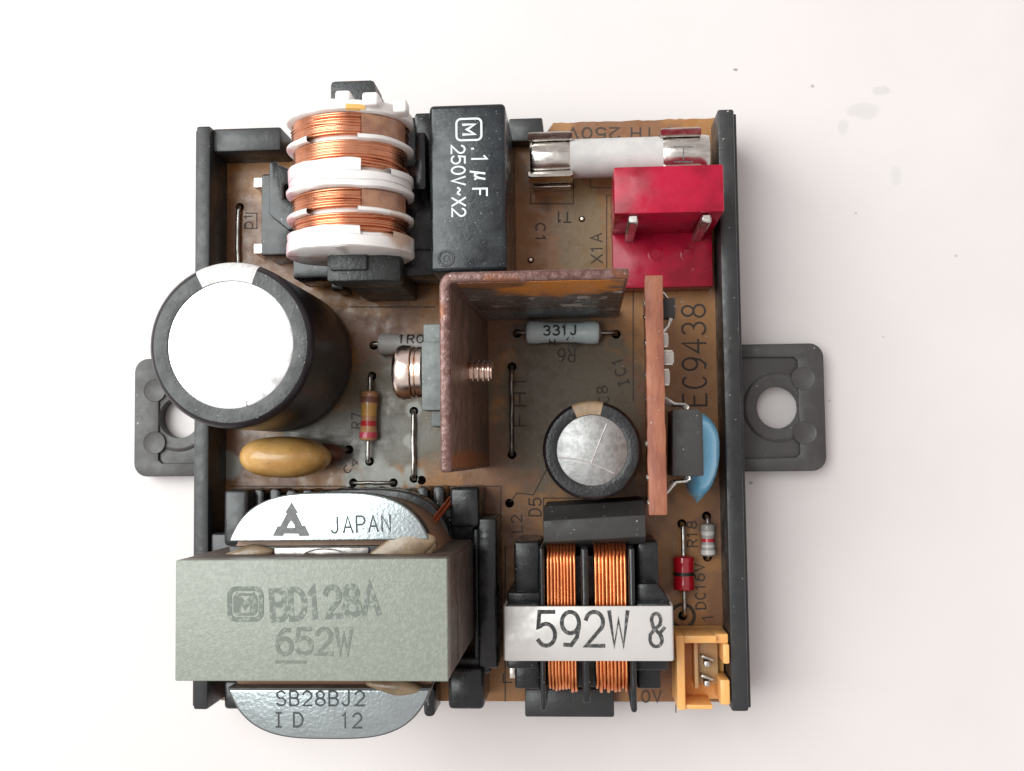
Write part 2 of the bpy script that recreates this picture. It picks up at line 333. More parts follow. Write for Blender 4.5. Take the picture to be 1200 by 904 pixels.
# ------------------------------------------------------------------ single-stroke lettering
def arc(cx, cy, rx, ry, a, b, n=12): return [(cx+rx*math.cos(math.radians(a+(b-a)*i/n)), cy+ry*math.sin(math.radians(a+(b-a)*i/n))) for i in range(n+1)]
G = {
 '0': [arc(2, 3, 1.9, 3, 90, 450, 20)], 'O': [arc(2, 3, 2, 3, 90, 450, 20)],
 '1': [[(0.9, 4.9), (2, 6), (2, 0)]],
 '2': [arc(2, 4.2, 1.9, 1.8, 165, -35, 12)+[(0.1, 0), (4, 0)]],
 '3': [arc(1.9, 4.5, 1.7, 1.5, 150, -85, 10)+arc(1.9, 1.55, 2, 1.55, 85, -150, 12)[1:]],
 '4': [[(3, 0), (3, 6), (0, 1.9), (4.1, 1.9)]],
 '5': [[(3.7, 6), (0.5, 6), (0.2, 3.3)]+arc(1.9, 1.95, 2, 1.95, 132, -150, 14)],
 '6': [[(3.3, 5.8), (1.9, 5.9), (0.6, 4.5), (0.1, 2.6)]+arc(2, 1.9, 1.9, 1.9, 180, 540, 18)],
 '7': [[(0.2, 6), (3.9, 6), (1.5, 0)]],
 '8': [arc(2, 4.5, 1.6, 1.5, -90, 270, 16), arc(2, 1.5, 1.95, 1.5, 90, 450, 18)],
 '9': [[(0.7, 0.2), (2.1, 0.1), (3.4, 1.5), (3.9, 3.4)]+arc(2, 4.1, 1.9, 1.9, 0, 360, 18)],
 'A': [[(0, 0), (2, 6), (4, 0)], [(0.7, 2), (3.3, 2)]],
 'B': [[(0.2, 0), (0.2, 6)]+arc(2.3, 4.55, 1.4, 1.45, 90, -90, 8)+[(0.2, 3.1)], arc(2.3, 1.55, 1.7, 1.55, 90, -90, 8)+[(0.2, 0)]],
 'C': [arc(2.1, 3, 2.0, 3, 50, 310, 16)],
 'D': [[(0.2, 0), (0.2, 6), (1.6, 6)]+arc(1.6, 3, 2.3, 3, 90, -90, 14)[1:]+[(0.2, 0)]],
 'E': [[(3.8, 6), (0.2, 6), (0.2, 0), (3.8, 0)], [(0.2, 3.1), (3.2, 3.1)]],
 'F': [[(3.8, 6), (0.2, 6), (0.2, 0)], [(0.2, 3.1), (3.2, 3.1)]],
 'H': [[(0.2, 0), (0.2, 6)], [(3.8, 0), (3.8, 6)], [(0.2, 3), (3.8, 3)]],
 'I': [[(2, 0), (2, 6)], [(1, 6), (3, 6)], [(1, 0), (3, 0)]],
 'J': [[(3, 6), (3, 1.6)]+arc(1.6, 1.6, 1.4, 1.6, 0, -160, 10)[1:]],
 'L': [[(0.3, 6), (0.3, 0), (3.8, 0)]],
 'M': [[(0, 0), (0, 6), (2, 2.2), (4, 6), (4, 0)]],
 'N': [[(0.2, 0), (0.2, 6), (3.8, 0), (3.8, 6)]],
 'P': [[(0.2, 0), (0.2, 6)]+arc(2.3, 4.4, 1.6, 1.6, 90, -90, 8)+[(0.2, 2.8)]],
 'R': [[(0.2, 0), (0.2, 6)]+arc(2.3, 4.5, 1.5, 1.5, 90, -90, 8)+[(0.2, 3)], [(2, 3), (3.9, 0)]],
 'S': [arc(2, 4.5, 1.8, 1.5, 25, 265, 11)+arc(2, 1.55, 1.9, 1.55, 85, -155, 11)[1:]],
 'T': [[(0, 6), (4, 6)], [(2, 6), (2, 0)]],
 'V': [[(0, 6), (2, 0), (4, 6)]], 'W': [[(0, 6), (1, 0), (2, 4.6), (3, 0), (4, 6)]],
 'X': [[(0, 0), (4, 6)], [(0, 6), (4, 0)]],
 '&': [[(4, 3.4), (3.1, 2.6)]+arc(1.9, 1.3, 1.5, 1.3, 50, -180, 10)+[(0.5, 2.2), (1.6, 3.1), (3.0, 4.0)]+arc(2, 4.85, 1.15, 1.15, -35, 205, 10)+[(1.3, 3.4), (2.9, 2.2), (3.3, 1.3)]],
 '~': [[(0.2, 2.6), (0.9, 3.6), (1.7, 3.5), (2.4, 2.7), (3.1, 2.6), (3.8, 3.6)]],
 '.': [[(1.9, 0.0), (1.9, 0.55)]], '-': [[(0.4, 3), (3.6, 3)]],
 'u': [[(0.1, -1.2), (1.0, 4.2)], [(0.65, 1.9), (1.1, 0.6), (2.0, 0.5), (2.9, 2.2)], [(3.3, 4.2), (2.7, 1.0), (3.4, 0.6)]],
}
def ribbon(bm, pts, w, z):
    """one mitred strip of width w"""
    q = [pts[0]]
    for p in pts[1:]:
        if math.hypot(p[0]-q[-1][0], p[1]-q[-1][1]) > 1e-4: q.append(p)
    n = len(q)
    if n < 2: return
    closed = math.hypot(q[0][0]-q[-1][0], q[0][1]-q[-1][1]) < 1e-3 and n > 3
    def nd(a, b):
        l = math.hypot(b[0]-a[0], b[1]-a[1]); return ((b[0]-a[0])/l, (b[1]-a[1])/l)
    L, Rr = [], []
    z0_ = z
    for i in range(n):
        z = z0_ + i*0.0012
        if closed and i in (0, n-1): d0, d1 = nd(q[n-2], q[n-1]), nd(q[0], q[1])
        else:
            d0 = nd(q[i-1], q[i]) if i > 0 else nd(q[0], q[1]); d1 = nd(q[i], q[i+1]) if i < n-1 else d0
        mx, my = -(d0[1]+d1[1]), d0[0]+d1[0]; l = math.hypot(mx, my)
        if l < 1e-3: mx, my, l = -d0[1], d0[0], 1
        mx /= l; my /= l
        k = min(1/max(0.35, mx*-d0[1]+my*d0[0]), 2.0)*w/2
        e = 0.0
        x, y = q[i]
        if not closed and i == 0: x -= d1[0]*w*.35; y -= d1[1]*w*.35
        if not closed and i == n-1: x += d0[0]*w*.35; y += d0[1]*w*.35
        L.append(bm.verts.new((x+mx*k, y+my*k, z))); Rr.append(bm.verts.new((x-mx*k, y-my*k, z)))
    for i in range(n-1):
        try: bm.faces.new((L[i], Rr[i], Rr[i+1], L[i+1]))
        except ValueError: pass
def strokes_of(s, gap=1.7):
    out, x = [], 0.0
    for ch in s:
        if ch == ' ': x += 3.0; continue
        w = 4.0
        x0 = x
        if ch in '.': x0 = x-1.4; w = 1.4
        if ch == '1': x0 = x-0.6; w = 3.2
        for st in G[ch]: out.append([(x0+a, b) for a, b in st])
        x += w+gap
    return out, x-gap
def finer(line, step=.35):
    out = [line[0]]
    for a, b in zip(line, line[1:]):
        k = max(1, int(math.hypot(b[0]-a[0], b[1]-a[1])/step))
        out += [(a[0]+(b[0]-a[0])*j/k, a[1]+(b[1]-a[1])*j/k) for j in range(1, k+1)]
    return out
def text(parent, s, p0, p1, hpx, h, w, m, zoff=0.02, name='printed_lettering', gap=1.7, slant=0.0, zf=None):
    """s written from photo point p0 to p1 (baseline) on the level h mm above the board; hpx = letter height in photo px; w = stroke in mm"""
    a, b = P(p0[0], p0[1], h), P(p1[0], p1[1], h)
    st, W = strokes_of(s, gap)
    d = b-a; L = d.length; u = d/L; v = Vector((-u.y, u.x)); sy = hpx/SC(h)/6; sx = L/W
    bb = B()
    for i, line in enumerate(st):
        pts = [a + u*((q[0]+slant*q[1])*sx) + v*(q[1]*sy) for q in line]
        pl = [(t.x, t.y) for t in pts]
        ribbon(bb.bm, finer(pl) if zf else pl, w, Z0+h+zoff+i*0.003)
    if zf: bb.warp(lambda c: (c.x, c.y, zf(c.x, c.y)+(c.z-Z0-h)))
    for f in bb.bm.faces:
        f.normal_update()
        if f.normal.z < 0: f.normal_flip()
    return obj(name, bb, m, parent)
def lines(parent, segs, w, h, m, zoff=0.015, name='silkscreen_outline'):
    bb = B()
    for i, sg in enumerate(segs):
        pts = [P(x, y, h) for x, y in sg]; ribbon(bb.bm, [(t.x, t.y) for t in pts], w, Z0+h+zoff+i*0.003)
    for f in bb.bm.faces:
        f.normal_update()
        if f.normal.z < 0: f.normal_flip()
    return obj(name, bb, m, parent)

# ================================================================== SETTING
b = B(); b.prism(rrect(-600, 600, -600, 600, 10), -20, 0, 0)
props(obj('tabletop', b, M_table), kind='structure')

# ================================================================== TRAY
t = thing('plastic_tray', -15, 5, 0, 'dark plastic carrier tray with side rails and two screw tabs under the board', 'tray')
HR = 7.0
b = B()
bx0, by1 = P(250, 145, 0); bx1, by0 = P(850, 824, 0)
b.box(bx0+.5, bx1-.5, by0+2.5, by1-4, 0.6, 2.4, 0.2)
obj('tray_floor', b, M_inner, t)
lx0, ly1 = P(230, 148, HR); rx1, ry1 = P(860, 127, HR); ly0 = P(226, 832, HR).y
lw = 17.5/SC(HR); rw = 19.5/SC(HR)
b = B(); b.box(lx0, lx0+lw, ly0, ly1, 0, Z0+HR, 0.3)
b.box(lx0+lw-.05, lx0+lw+.9, ly0+.3, ly1-1, 0, Z0-1.7, 0.1)
b.box(lx0-.45, lx0+.3, ly0+.2, ly1-.3, 0, Z0+HR-1.0, 0.15)
obj('rail', b, M_plastic, t)
b = B(); b.box(rx1-rw, rx1, ly0, ly1, 0, Z0+HR, 0.3)
b.box(rx1-.3, rx1+.45, ly0+.2, ly1-.3, 0, Z0+HR-1.2, 0.15)
b.box(rx1-rw-.9, rx1-rw+.05, ly0+.3, ly1-1, 0, Z0-1.7, 0.1)
obj('rail', b, M_plastic, t)
x1, y0 = P(329, 176, HR-1)
b = B(); b.box(lx0+lw-.1, x1, y0, ly1-.1, 0, Z0+HR-1, 0.35)
obj('cross_bar', b, M_plastic, t)
x0, y1 = P(596, 139, 3); x1, y0 = P(636, 165, 3)
b = B(); b.box(x0, x1, y0, y1, 0, Z0+3, 0.25); obj('stop_block', b, M_plastic, t)
x0, y1 = P(615, 821, 2); x1, y0 = P(720, 841, 2)
b = B(); b.box(x0, x1, y0, y1+1.5, 0, Z0+2, 0.25); obj('stop_block', b, M_plastic, t)
def tab(pxs, hole, sgn):
    (xa, ya), (xb, yb) = pxs
    hz = -3.2                                      # top of the tab floor relative to the board
    x0, y1 = P(xa, ya, hz); x1, y0 = P(xb, yb, hz); cx, cy = P(hole[0], hole[1], -5)
    r = 24.5/SC(-5)
    if sgn > 0: loop = [(x0, y0), (x1-1.9, y0)] + [(x1-1.9+1.9*math.sin(a), y0+1.9-1.9*math.cos(a)) for a in [i*PI/12 for i in range(1, 7)]] + \
                       [(x1-1.9+1.9*math.cos(a), y1-1.9+1.9*math.sin(a)) for a in [i*PI/12 for i in range(0, 7)]] + [(x0, y1)]
    else: loop = [(x1, y1), (x0+1.9, y1)] + [(x0+1.9-1.9*math.sin(a), y1-1.9+1.9*math.cos(a)) for a in [i*PI/12 for i in range(1, 7)]] + \
                 [(x0+1.9-1.9*math.cos(a), y0+1.9-1.9*math.sin(a)) for a in [i*PI/12 for i in range(0, 7)]] + [(x1, y0)]
    b = B(); b.prism(loop, 0, Z0+hz-0.5, 0.12, [circ(cx, cy, r, 28)])
    tb = obj('screw_tab', b, M_tabplastic, t)
    # raised frame, open towards the rail
    q = 1.75
    ix = (x1-4.0) if sgn > 0 else (x0+4.0)
    if sgn > 0: inner = [(x0-.01, y0+q), (ix, y0+q+.1), (ix+.5, y0+q+.6), (ix+.5, y1-q-.6), (ix, y1-q-.1), (x0-.01, y1-q)]; fr = loop[:-1] + [loop[-1]] + inner[::-1]
    else: inner = [(x1+.01, y1-q), (ix, y1-q-.1), (ix-.5, y1-q-.6), (ix-.5, y0+q+.6), (ix, y0+q+.1), (x1+.01, y0+q)]; fr = loop + inner[::-1]
    b = B(); b.prism(fr, Z0+hz-0.6, Z0+hz, 0.12)
    obj('tab_frame', b, M_tabplastic, tb)
    b = B(); b.lathe([(r+.02, Z0+hz-.6), (r+.02, Z0+hz-.42), (r+.9, Z0+hz-.36), (r+1.35, Z0+hz-.22), (r+1.6, Z0+hz-.28), (r+2.0, Z0+hz-.55)], (cx, cy, 0), n=36, close=False)
    obj('hole_boss', b, M_tabplastic, tb)
    ox = cx+sgn*3.7
    for oy in (4.3, -3.9):
        b = B(); b.lathe([(1.6, Z0+hz-.3), (1.6, Z0+hz+.02), (1.55, Z0+hz+.05), (1.45, Z0+hz+.01), (0, Z0+hz+.01)], (ox-sgn*.3, cy+oy*.9, 0), n=28)
        obj('ejector_mark', b, M_tabplastic, tb)
tab(((864, 404), (969, 552)), (910, 478), 1)
tab(((158, 421), (246, 558)), (214, 490), -1)

# ================================================================== CIRCUIT BOARD
hole_px = [(433, 541), (436, 441), (485, 482), (485, 561), (600, 430), (600, 533), (281, 243), (414, 566), (461, 566), (409, 527), (722, 392), (606, 391),
           (799, 614), (800, 722), (828, 605), (829, 653), (682, 257), (622, 305), (438, 405), (494, 563), (597, 590)]
holes = []
for hx, hy in hole_px:
    p = P(hx, hy); holes.append(circ(p.x, p.y, 0.62 if (hx, hy) not in ((682, 257), (622, 305)) else 0.45, 12))
bL, bT = P(262, 148); bR, bT2 = P(838, 138); bB = P(600, 822).y; bx_step = P(640, 140).x
edge = [(bL, bB), (bR, bB), (bR, bT2)]
xx = bR
while xx > bx_step+1.2:
    xx -= random.uniform(.5, 1.1); edge.append((max(xx, bx_step), bT2+random.uniform(-.13, .05)))
edge += [(bx_step, bT2-1.4), (bL, bT2-1.4)]
b = B(); b.prism(edge, Z0-1.6, Z0, 0.0, holes)
board = obj('circuit_board', b, M_board); ROOT[board.name] = Vector(board.location)/S
props(board, 'brown circuit board with dark printed legends and drilled holes, held in the tray', 'circuit board')
T = lambda s, p0, p1, hp, w=0.2, **k: text(board, s, p0, p1, hp, 0, w, M_silk, name='silkscreen_lettering', **k)
T('EC9438', (828, 476), (826, 357), 27, 0.28)
T('D5', (634, 605), (634, 584), 14, 0.2)
T('L2', (612, 624), (611, 604), 12, 0.18)
T('R18', (817, 641), (816, 611), 11, 0.2)
T('DC16V', (827, 714), (825, 661), 11, 0.2)
T('1', (836, 727), (835, 718), 12, 0.2)
T('X1A', (706, 308), (705, 274), 13, 0.2)
T('R6', (674, 409), (654, 409), 15, 0.18)
T('T1', (669, 249), (651, 249), 12, 0.2)
T('C1', (628, 262), (628, 284), 11, 0.18)
T('IC1', (738, 452), (728, 418), 12, 0.2)
T('C8', (714, 472), (711, 452), 12, 0.18)
T('T 1H 250V', (790, 150), (666, 150), 13, 0.24)
T('0V', (752, 823), (775, 823), 13, 0.2)
T('D1', (296, 268), (296, 250), 10, 0.16)
T('R7', (424, 502), (424, 484), 12, 0.16)
T('C4', (407, 556), (421, 543), 9, 0.14)
T('FH1', (616, 500), (616, 440), 14, 0.2)
lines(board, [[(622, 225), (622, 239), (672, 239), (672, 210)], [(711, 335), (711, 229), (716, 229)], [(692, 205), (692, 220), (716, 220)],
              [(268, 570), (405, 570)], [(492, 570), (587, 570), (587, 640)], [(646, 540), (625, 580), (606, 578), (598, 588)], [(637, 622), (637, 584), (755, 584)],
              [(742, 322), (742, 470)], [(410, 360), (510, 360)], [(592, 640), (592, 822)], [(792, 835), (792, 800)], [(288, 262), (288, 268), (301, 268), (301, 250), (288, 250)],
              [(770, 742), (787, 742)], [(590, 790), (590, 800), (600, 800)], [(270, 330), (330, 330)], [(748, 340), (742, 340)]], 0.14, 0, M_silk)
for (px, py) in ((682, 257), (622, 305)):
    p = P(px, py); b = B(); b.lathe([(0.32, Z0-1.2), (0.32, Z0+.25), (0.2, Z0+.4), (0, Z0+.42)], (p.x, p.y, 0), n=12)
    obj('solder_pin', b, M_solder, board)
p = P(800, 722)
b = B(); b.lathe([(1.75, Z0+.01), (1.7, Z0+.05), (1.35, Z0+.05), (1.3, Z0+.01)], (p.x, p.y, 0), n=24, close=False)
obj('printed_ring', b, M_silk, board)

# ================================================================== WIRE JUMPERS
def jumper(a, c, label, m, r=0.3, hz=0.6):
    pa, pc = P(*a), P(*c)
    mid = (pa+pc)/2
    tj = thing('wire_jumper', mid.x, mid.y, Z0, label, 'wire', 'bare wire jumpers soldered on the board')
    u = (pc-pa).normalized()
    pts = [(pa.x, pa.y, Z0-1.2), (pa.x, pa.y, Z0+.1), (pa.x+u.x*.25, pa.y+u.y*.25, Z0+hz*.8), (pa.x+u.x*.7, pa.y+u.y*.7, Z0+hz)]
    L = (pc-pa).length
    for k in (.25, .4, .55, .7):
        q = pa+u*L*k; pts.append((q.x+random.uniform(-.06, .06), q.y+random.uniform(-.06, .06), Z0+hz+random.uniform(0, .1)))
    pts += [(pc.x-u.x*.7, pc.y-u.y*.7, Z0+hz), (pc.x-u.x*.25, pc.y-u.y*.25, Z0+hz*.8), (pc.x, pc.y, Z0+.1), (pc.x, pc.y, Z0-1.2)]
    b = B(); b.tube(pts, r, 10); obj('wire', b, m, tj)
jumper((485, 482), (485, 561), 'bare wire jumper between the tan striped resistor and the rusty heat sink', M_tin)
jumper((600, 430), (600, 533), 'dull wire jumper in the shade inside the bent heat sink', M_dullwire)
jumper((281, 243), (280, 330), 'bare wire jumper beside the black base of the white bobbin coil', M_tin)
jumper((414, 566), (461, 566), 'short dark wire jumper along the edge of the large transformer', M_dullwire, 0.26, 0.3)

# ================================================================== BIG CAPACITOR
def capacitor(px, top, rpx, h, label, rdisc, stripe, mstripe, malu, name='electrolytic_capacitor', ridges=False):
    c = P(px[0], px[1], h); r = rpx/SC(h)
    k = thing(name, c.x, c.y, Z0, label, 'capacitor')
    zt = Z0+h; x, y = c
    b = B(); prof = [(r*.93, Z0+.3), (r*.99, Z0+.9), (r, Z0+2.2), (r*.985, Z0+3.0), (r, Z0+4), (r, zt-1.2), (r*.99, zt-.55), (r*.955, zt-.12), (r*.93, zt)]
    b.lathe(prof, (x, y, 0), n=72, close=False); obj('sleeve', b, M_sleeve, k)
    rd = rdisc/SC(h)
    b = B(); b.lathe([(r*.93, zt-.001), (rd*1.10, zt+.06), (rd, zt-.02), (rd*.995, zt-.15)], (x, y, 0), n=72, close=False)
    obj('sleeve_rim', b, M_rim, k)
    a0, a1 = [math.radians(q) for q in stripe]
    b = B(); b.lathe([(r+.02, zt-3.5), (r+.025, zt-1.2), (r*.99+.025, zt-.54), (r*.955+.02, zt-.09), (r*.93, zt+.03), (rd*1.10, zt+.085), (rd*1.003, zt+.005)], (x, y, 0), n=14, close=False, a0=a0, a1=a1)
    obj('polarity_stripe', b, mstripe, k)
    b = B(); b.lathe([(rd*.998, zt-.16), (rd*.97, zt-.09), (0, zt-.07)], (x, y, 0), n=72); top_ = obj('vent_top', b, malu, k)
    if ridges:
        b = B()
        q = lambda ang, rr: (x+rr*rd*math.cos(math.radians(ang)), y+rr*rd*math.sin(math.radians(ang)), zt-.09)
        bow = [q(192, .96)] + [(x+rd*(-.94+1.55*s_), y+rd*(-.2-.03*s_-.42*s_*s_), zt-.09) for s_ in [i/8 for i in range(9)]]
        b.tube(bow[1:], .09, 6)
        b.tube([(x-.12*rd*.3, y-.36*rd, zt-.09), (x+.42*rd, y+.74*rd, zt-.09)], .09, 6)
        obj('vent_score', b, M_wirebead, top_)
    return k, c, r, zt
k, c, r, zt = capacitor((269.5, 404), 0, 101.5, 22.8, 'big black electrolytic capacitor with blank bright white metal top and silver stripe', 77.5, (70, 116), M_stripe, M_alu)
q = P(289, 474, 22.8); b = B(); b.box(q.x-.05, q.x+.05, q.y-.45, q.y+.45, Z0+22.6, Z0+22.8, 0); obj('scratch_mark', b, M_logogrey, k)
k2 = capacitor((694, 528), 0, 58.5, 16, 'small black electrolytic capacitor with scored grey metal top and tan stripe', 42, (76, 114), M_stripeg, M_alu2, ridges=True)

# ================================================================== MUSTARD FILM CAPACITOR
hh = 7.0
c = P(331, 536, hh); L = 110/SC(hh)/2; hw = 25/SC(hh)
k = thing('dipped_capacitor', c.x, c.y, Z0, 'mustard yellow dipped capacitor with brown neck below the big black capacitor', 'capacitor')
def mfn(v):
    x = v.x; s = 1 - 0.16*math.copysign(abs(x)**2, x)
    return (math.copysign(abs(v.x)**.85, v.x), v.y*s, math.copysign(abs(v.z)**.8, v.z))
b = B(); b.blob((c.x, c.y, Z0+5.2), (L, hw, 4.6), 32, mfn, rz=-.02); obj('lacquer_body', b, M_mustard, k)
q = P(385, 531, 3); b = B(); b.blob((q.x-.3, q.y-.2, Z0+2.6), (2.5, 1.5, 2.4), 16); obj('lacquer_neck', b, M_neck, k)
q = P(409, 527)
b = B(); b.tube([(q.x-3.4, q.y-.3, Z0+2.3), (q.x-1.2, q.y, Z0+1.7), (q.x-.3, q.y, Z0+1.0), (q.x, q.y, Z0-1)], .3, 8)
q2 = P(300, 545); b.tube([(q2.x+3, q2.y, Z0+2), (q2.x+3, q2.y, Z0-.9)], .3, 8)
obj('lead', b, M_dullwire, k)

# ================================================================== AXIAL RESISTORS
def axial(name, a, c, body, rad_px, label, cat, bodymat, bands=(), hz=None, leadmat=M_tin, dumb=0.12, group=None, part='body', lr=.3):
    """a, c: lead holes in the photo; body: start/end fractions along a-c"""
    pa, pc = P(*a), P(*c); u = (pc-pa); L = u.length; u /= L
    r = rad_px/SC(1.5); hz = hz or r+.15
    mid = (pa+pc)/2
    k = thing(name, mid.x, mid.y, Z0, label, cat, group)
    rot = Matrix.Translation((pa.x, pa.y, Z0+hz)) @ Matrix.Rotation(math.atan2(u.y, u.x), 4, 'Z')
    s0, s1 = body[0]*L, body[1]*L; bl = s1-s0
    def rad(s):
        q = abs((s-s0)/bl*2-1)
        e = 1.0 if q < .86 else math.sqrt(max(0.0, 1-((q-.86)/.14)**2))
        return r*(1 - dumb*(1-min(1, (q/.62))**3 if q < .62 else 0))*(0.25+.75*e)
    N = 32; prof = [(0, s0-.001)] + [(rad(s0+bl*i/N), s0+bl*i/N) for i in range(N+1)] + [(0, s1+.001)]
    b = B(); b.lathe(prof, axis='x', n=28); b.warp(lambda v: rot @ v); bo = obj(part, b, bodymat, k)
    for (f0, f1, m) in bands:
        pr = [(rad(s0+bl*(f0+(f1-f0)*i/6))+.025, s0+bl*(f0+(f1-f0)*i/6)) for i in range(7)]
        b = B(); b.lathe(pr, axis='x', n=28, close=False); b.warp(lambda v: rot @ v); obj('colour_band', b, m, bo)
    for (h0, hs) in ((0, s0), (L, s1)):
        d = 1 if hs > h0 else -1
        b = B(); b.tube([rot @ Vector(v) for v in ((hs+d*.2, 0, 0), (h0+d*.9, 0, 0), (h0+d*.35, 0, -.1), (h0+d*.06, 0, -.45), (h0, 0, -hz-.9))], lr, 10)
        obj('lead', b, leadmat, k)
    return k, pa, u, r, hz, s0, s1
axial('resistor', (436, 441), (433, 541), (.17, .77), 10.5, 'tan resistor with red and gold colour bands beside the mustard capacitor', 'resistor', M_restan,
      ((.13, .24, M_bbrown), (.27, .50, M_bgold), (.60, .70, M_bred), (.82, .93, M_bpink)), leadmat=M_tin)
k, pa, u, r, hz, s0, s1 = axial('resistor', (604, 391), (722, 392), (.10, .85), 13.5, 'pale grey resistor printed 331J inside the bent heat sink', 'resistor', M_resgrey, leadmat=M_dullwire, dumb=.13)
zc = Z0+hz
cyl_z = lambda yc, rr: (lambda x, y: zc+math.sqrt(max(0.02, rr*rr-(y-yc)**2)))
text(k, '331J', (637, 393), (676, 392), 11, 3.2, .22, M_inkcrisp, zf=cyl_z(pa.y, r*.99))
text(k, '1W', (664, 405), (678, 405), 9, 3.0, .2, M_inkcrisp, zf=cyl_z(pa.y, r*.99))
text(k, 'M', (644, 404), (650, 404), 6, 3.0, .16, M_inkcrisp, zf=cyl_z(pa.y, r*.99))
k, pa, u, r, hz, s0, s1 = axial('resistor', (438, 405), (512, 405), (.10, .9), 12.5, 'warm grey resistor printed 1R partly behind the bronze screw head', 'resistor', M_resgrey2, leadmat=M_dullwire, dumb=.05)
zc = Z0+hz
text(k, '1R0', (467, 402), (496, 402), 10, 3.0, .18, M_silk, zf=cyl_z(pa.y, r*.99))
axial('resistor', (828, 605), (829, 655), (.15, .93), 8.5, 'tiny grey resistor with pale bands next to the red glass diode', 'resistor', M_bgrey,
      ((.24, .36, M_bwhite), (.46, .56, M_bred), (.64, .72, M_bwhite), (.80, .93, M_bwhite)), lr=.24)
axial('glass_diode', (799, 614), (801, 720), (.335, .73), 12.5, 'red glass diode with a black band and bare leads', 'diode', M_reddiode,
      ((.46, .56, M_blackband),), dumb=.04, leadmat=M_tin, part='glass_body')

# ================================================================== FUSE AND CLIPS
HF = 5.5
fa, fb = P(622, 184, HF), P(830, 186, HF); fr = 23.5/SC(HF); zc = Z0+HF
k = thing('fuse', (fa.x+fb.x)/2, fa.y, Z0+HF-fr, 'white ceramic tube fuse with silver end caps', 'fuse')
ya = (fa.y+fb.y)/2
xs = lambda px: P(px, 185, HF).x
b = B(); b.lathe([(fr*.97, xs(668)), (fr*.985, xs(672)), (fr*.985, xs(770)), (fr*.97, xs(776))], (0, ya, zc), 'x', 40); obj('ceramic_tube', b, M_ceramic, k)
for (p0, p1) in ((622, 669), (774, 831)):
    x0, x1 = xs(p0), xs(p1)
    b = B(); b.lathe([(0, x0), (fr*.86, x0), (fr*.98, x0+.25), (fr*1.01, x0+.6), (fr*1.01, x1-.6), (fr*.98, x1-.1), (fr*.9, x1)], (0, ya, zc), 'x', 40)
    cp = obj('end_cap', b, M_clip, k)
    if p0 > 700:
        b = B()
        for i, sg in enumerate(([(790, 172), (812, 172)], [(801, 172), (801, 187)], [(790, 189), (812, 189)])):
            pts = [P(x, y, HF+fr) for x, y in sg]
            n_ = 4; pp = [(pts[0].x+(pts[1].x-pts[0].x)*j/n_, pts[0].y+(pts[1].y-pts[0].y)*j/n_) for j in range(n_+1)]
            ribbon(b.bm, pp, .16, 0.03+.003*i)
        b.warp(lambda v: (v.x, v.y, zc+math.sqrt(max(.05, (fr*1.01)**2-(v.y-ya)**2))+v.z))
        obj('stamped_mark', b, M_logogrey, cp)
def clip(p0, p1, label):
    x0, x1 = xs(p0), xs(p1); w = x1-x0
    k = thing('fuse_clip', (x0+x1)/2, ya, Z0, label, 'fuse clip', 'spring clips that hold the fuse')
    for sg in (1, -1):
        # spring cheek: hugs the tube, flares out at the top
        prof = []
        for i in range(9):
            a = math.radians(-68 + i*(112/8)); prof.append((math.cos(a)*(fr*1.06), math.sin(a)*(fr*1.06)))
        e = prof[-1]; prof += [(e[0]+.18, e[1]+.28), (e[0]+.75, e[1]+.75), (e[0]+.95, e[1]+.82)]
        t_ = bmesh.new(); th = .28; A, Bv = [], []
        for j, (py_, pz_) in enumerate(prof):
            d = Vector((prof[min(j+1, len(prof)-1)][0]-prof[max(j-1, 0)][0], prof[min(j+1, len(prof)-1)][1]-prof[max(j-1, 0)][1])).normalized()
            nrm = Vector((d.y, -d.x)); ch = .35 if j == len(prof)-1 else 0
            for lst, off in ((A, 0), (Bv, th)):
                yy, zz = ya+sg*(py_+nrm.x*off), zc+pz_+nrm.y*off
                lst.append((t_.verts.new((x0+ch, yy, zz)), t_.verts.new((x1-ch, yy, zz))))
        for j in range(len(prof)-1):
            for lst in (A, Bv): t_.faces.new((lst[j][0], lst[j][1], lst[j+1][1], lst[j+1][0]))
            for s_ in (0, 1): t_.faces.new((A[j][s_], A[j+1][s_], Bv[j+1][s_], Bv[j][s_]))
        for j in (0, len(prof)-1): t_.faces.new((A[j][0], A[j][1], Bv[j][1], Bv[j][0]))
        b = B(); b._take(t_); obj('spring_cheek', b, M_clip, k)
    b = B(); b.box(x0, x1, ya-1.1, ya+1.1, Z0+.02, zc-fr*.99, .1); obj('clip_base', b, M_clip, k)
    b = B(); b.box(x0+.3, x1-.3, ya-fr-.35, ya-fr+.05, Z0-.8, Z0+2.6, .08); b.box(x0+.3, x1-.3, ya+fr-.05, ya+fr+.35, Z0-.8, Z0+2.6, .08)
    obj('clip_leg', b, M_clip, k)
    return k
clip(620, 671, 'silver fuse clip next to the black film capacitor')
clip(773, 820, 'silver fuse clip above the red connector')

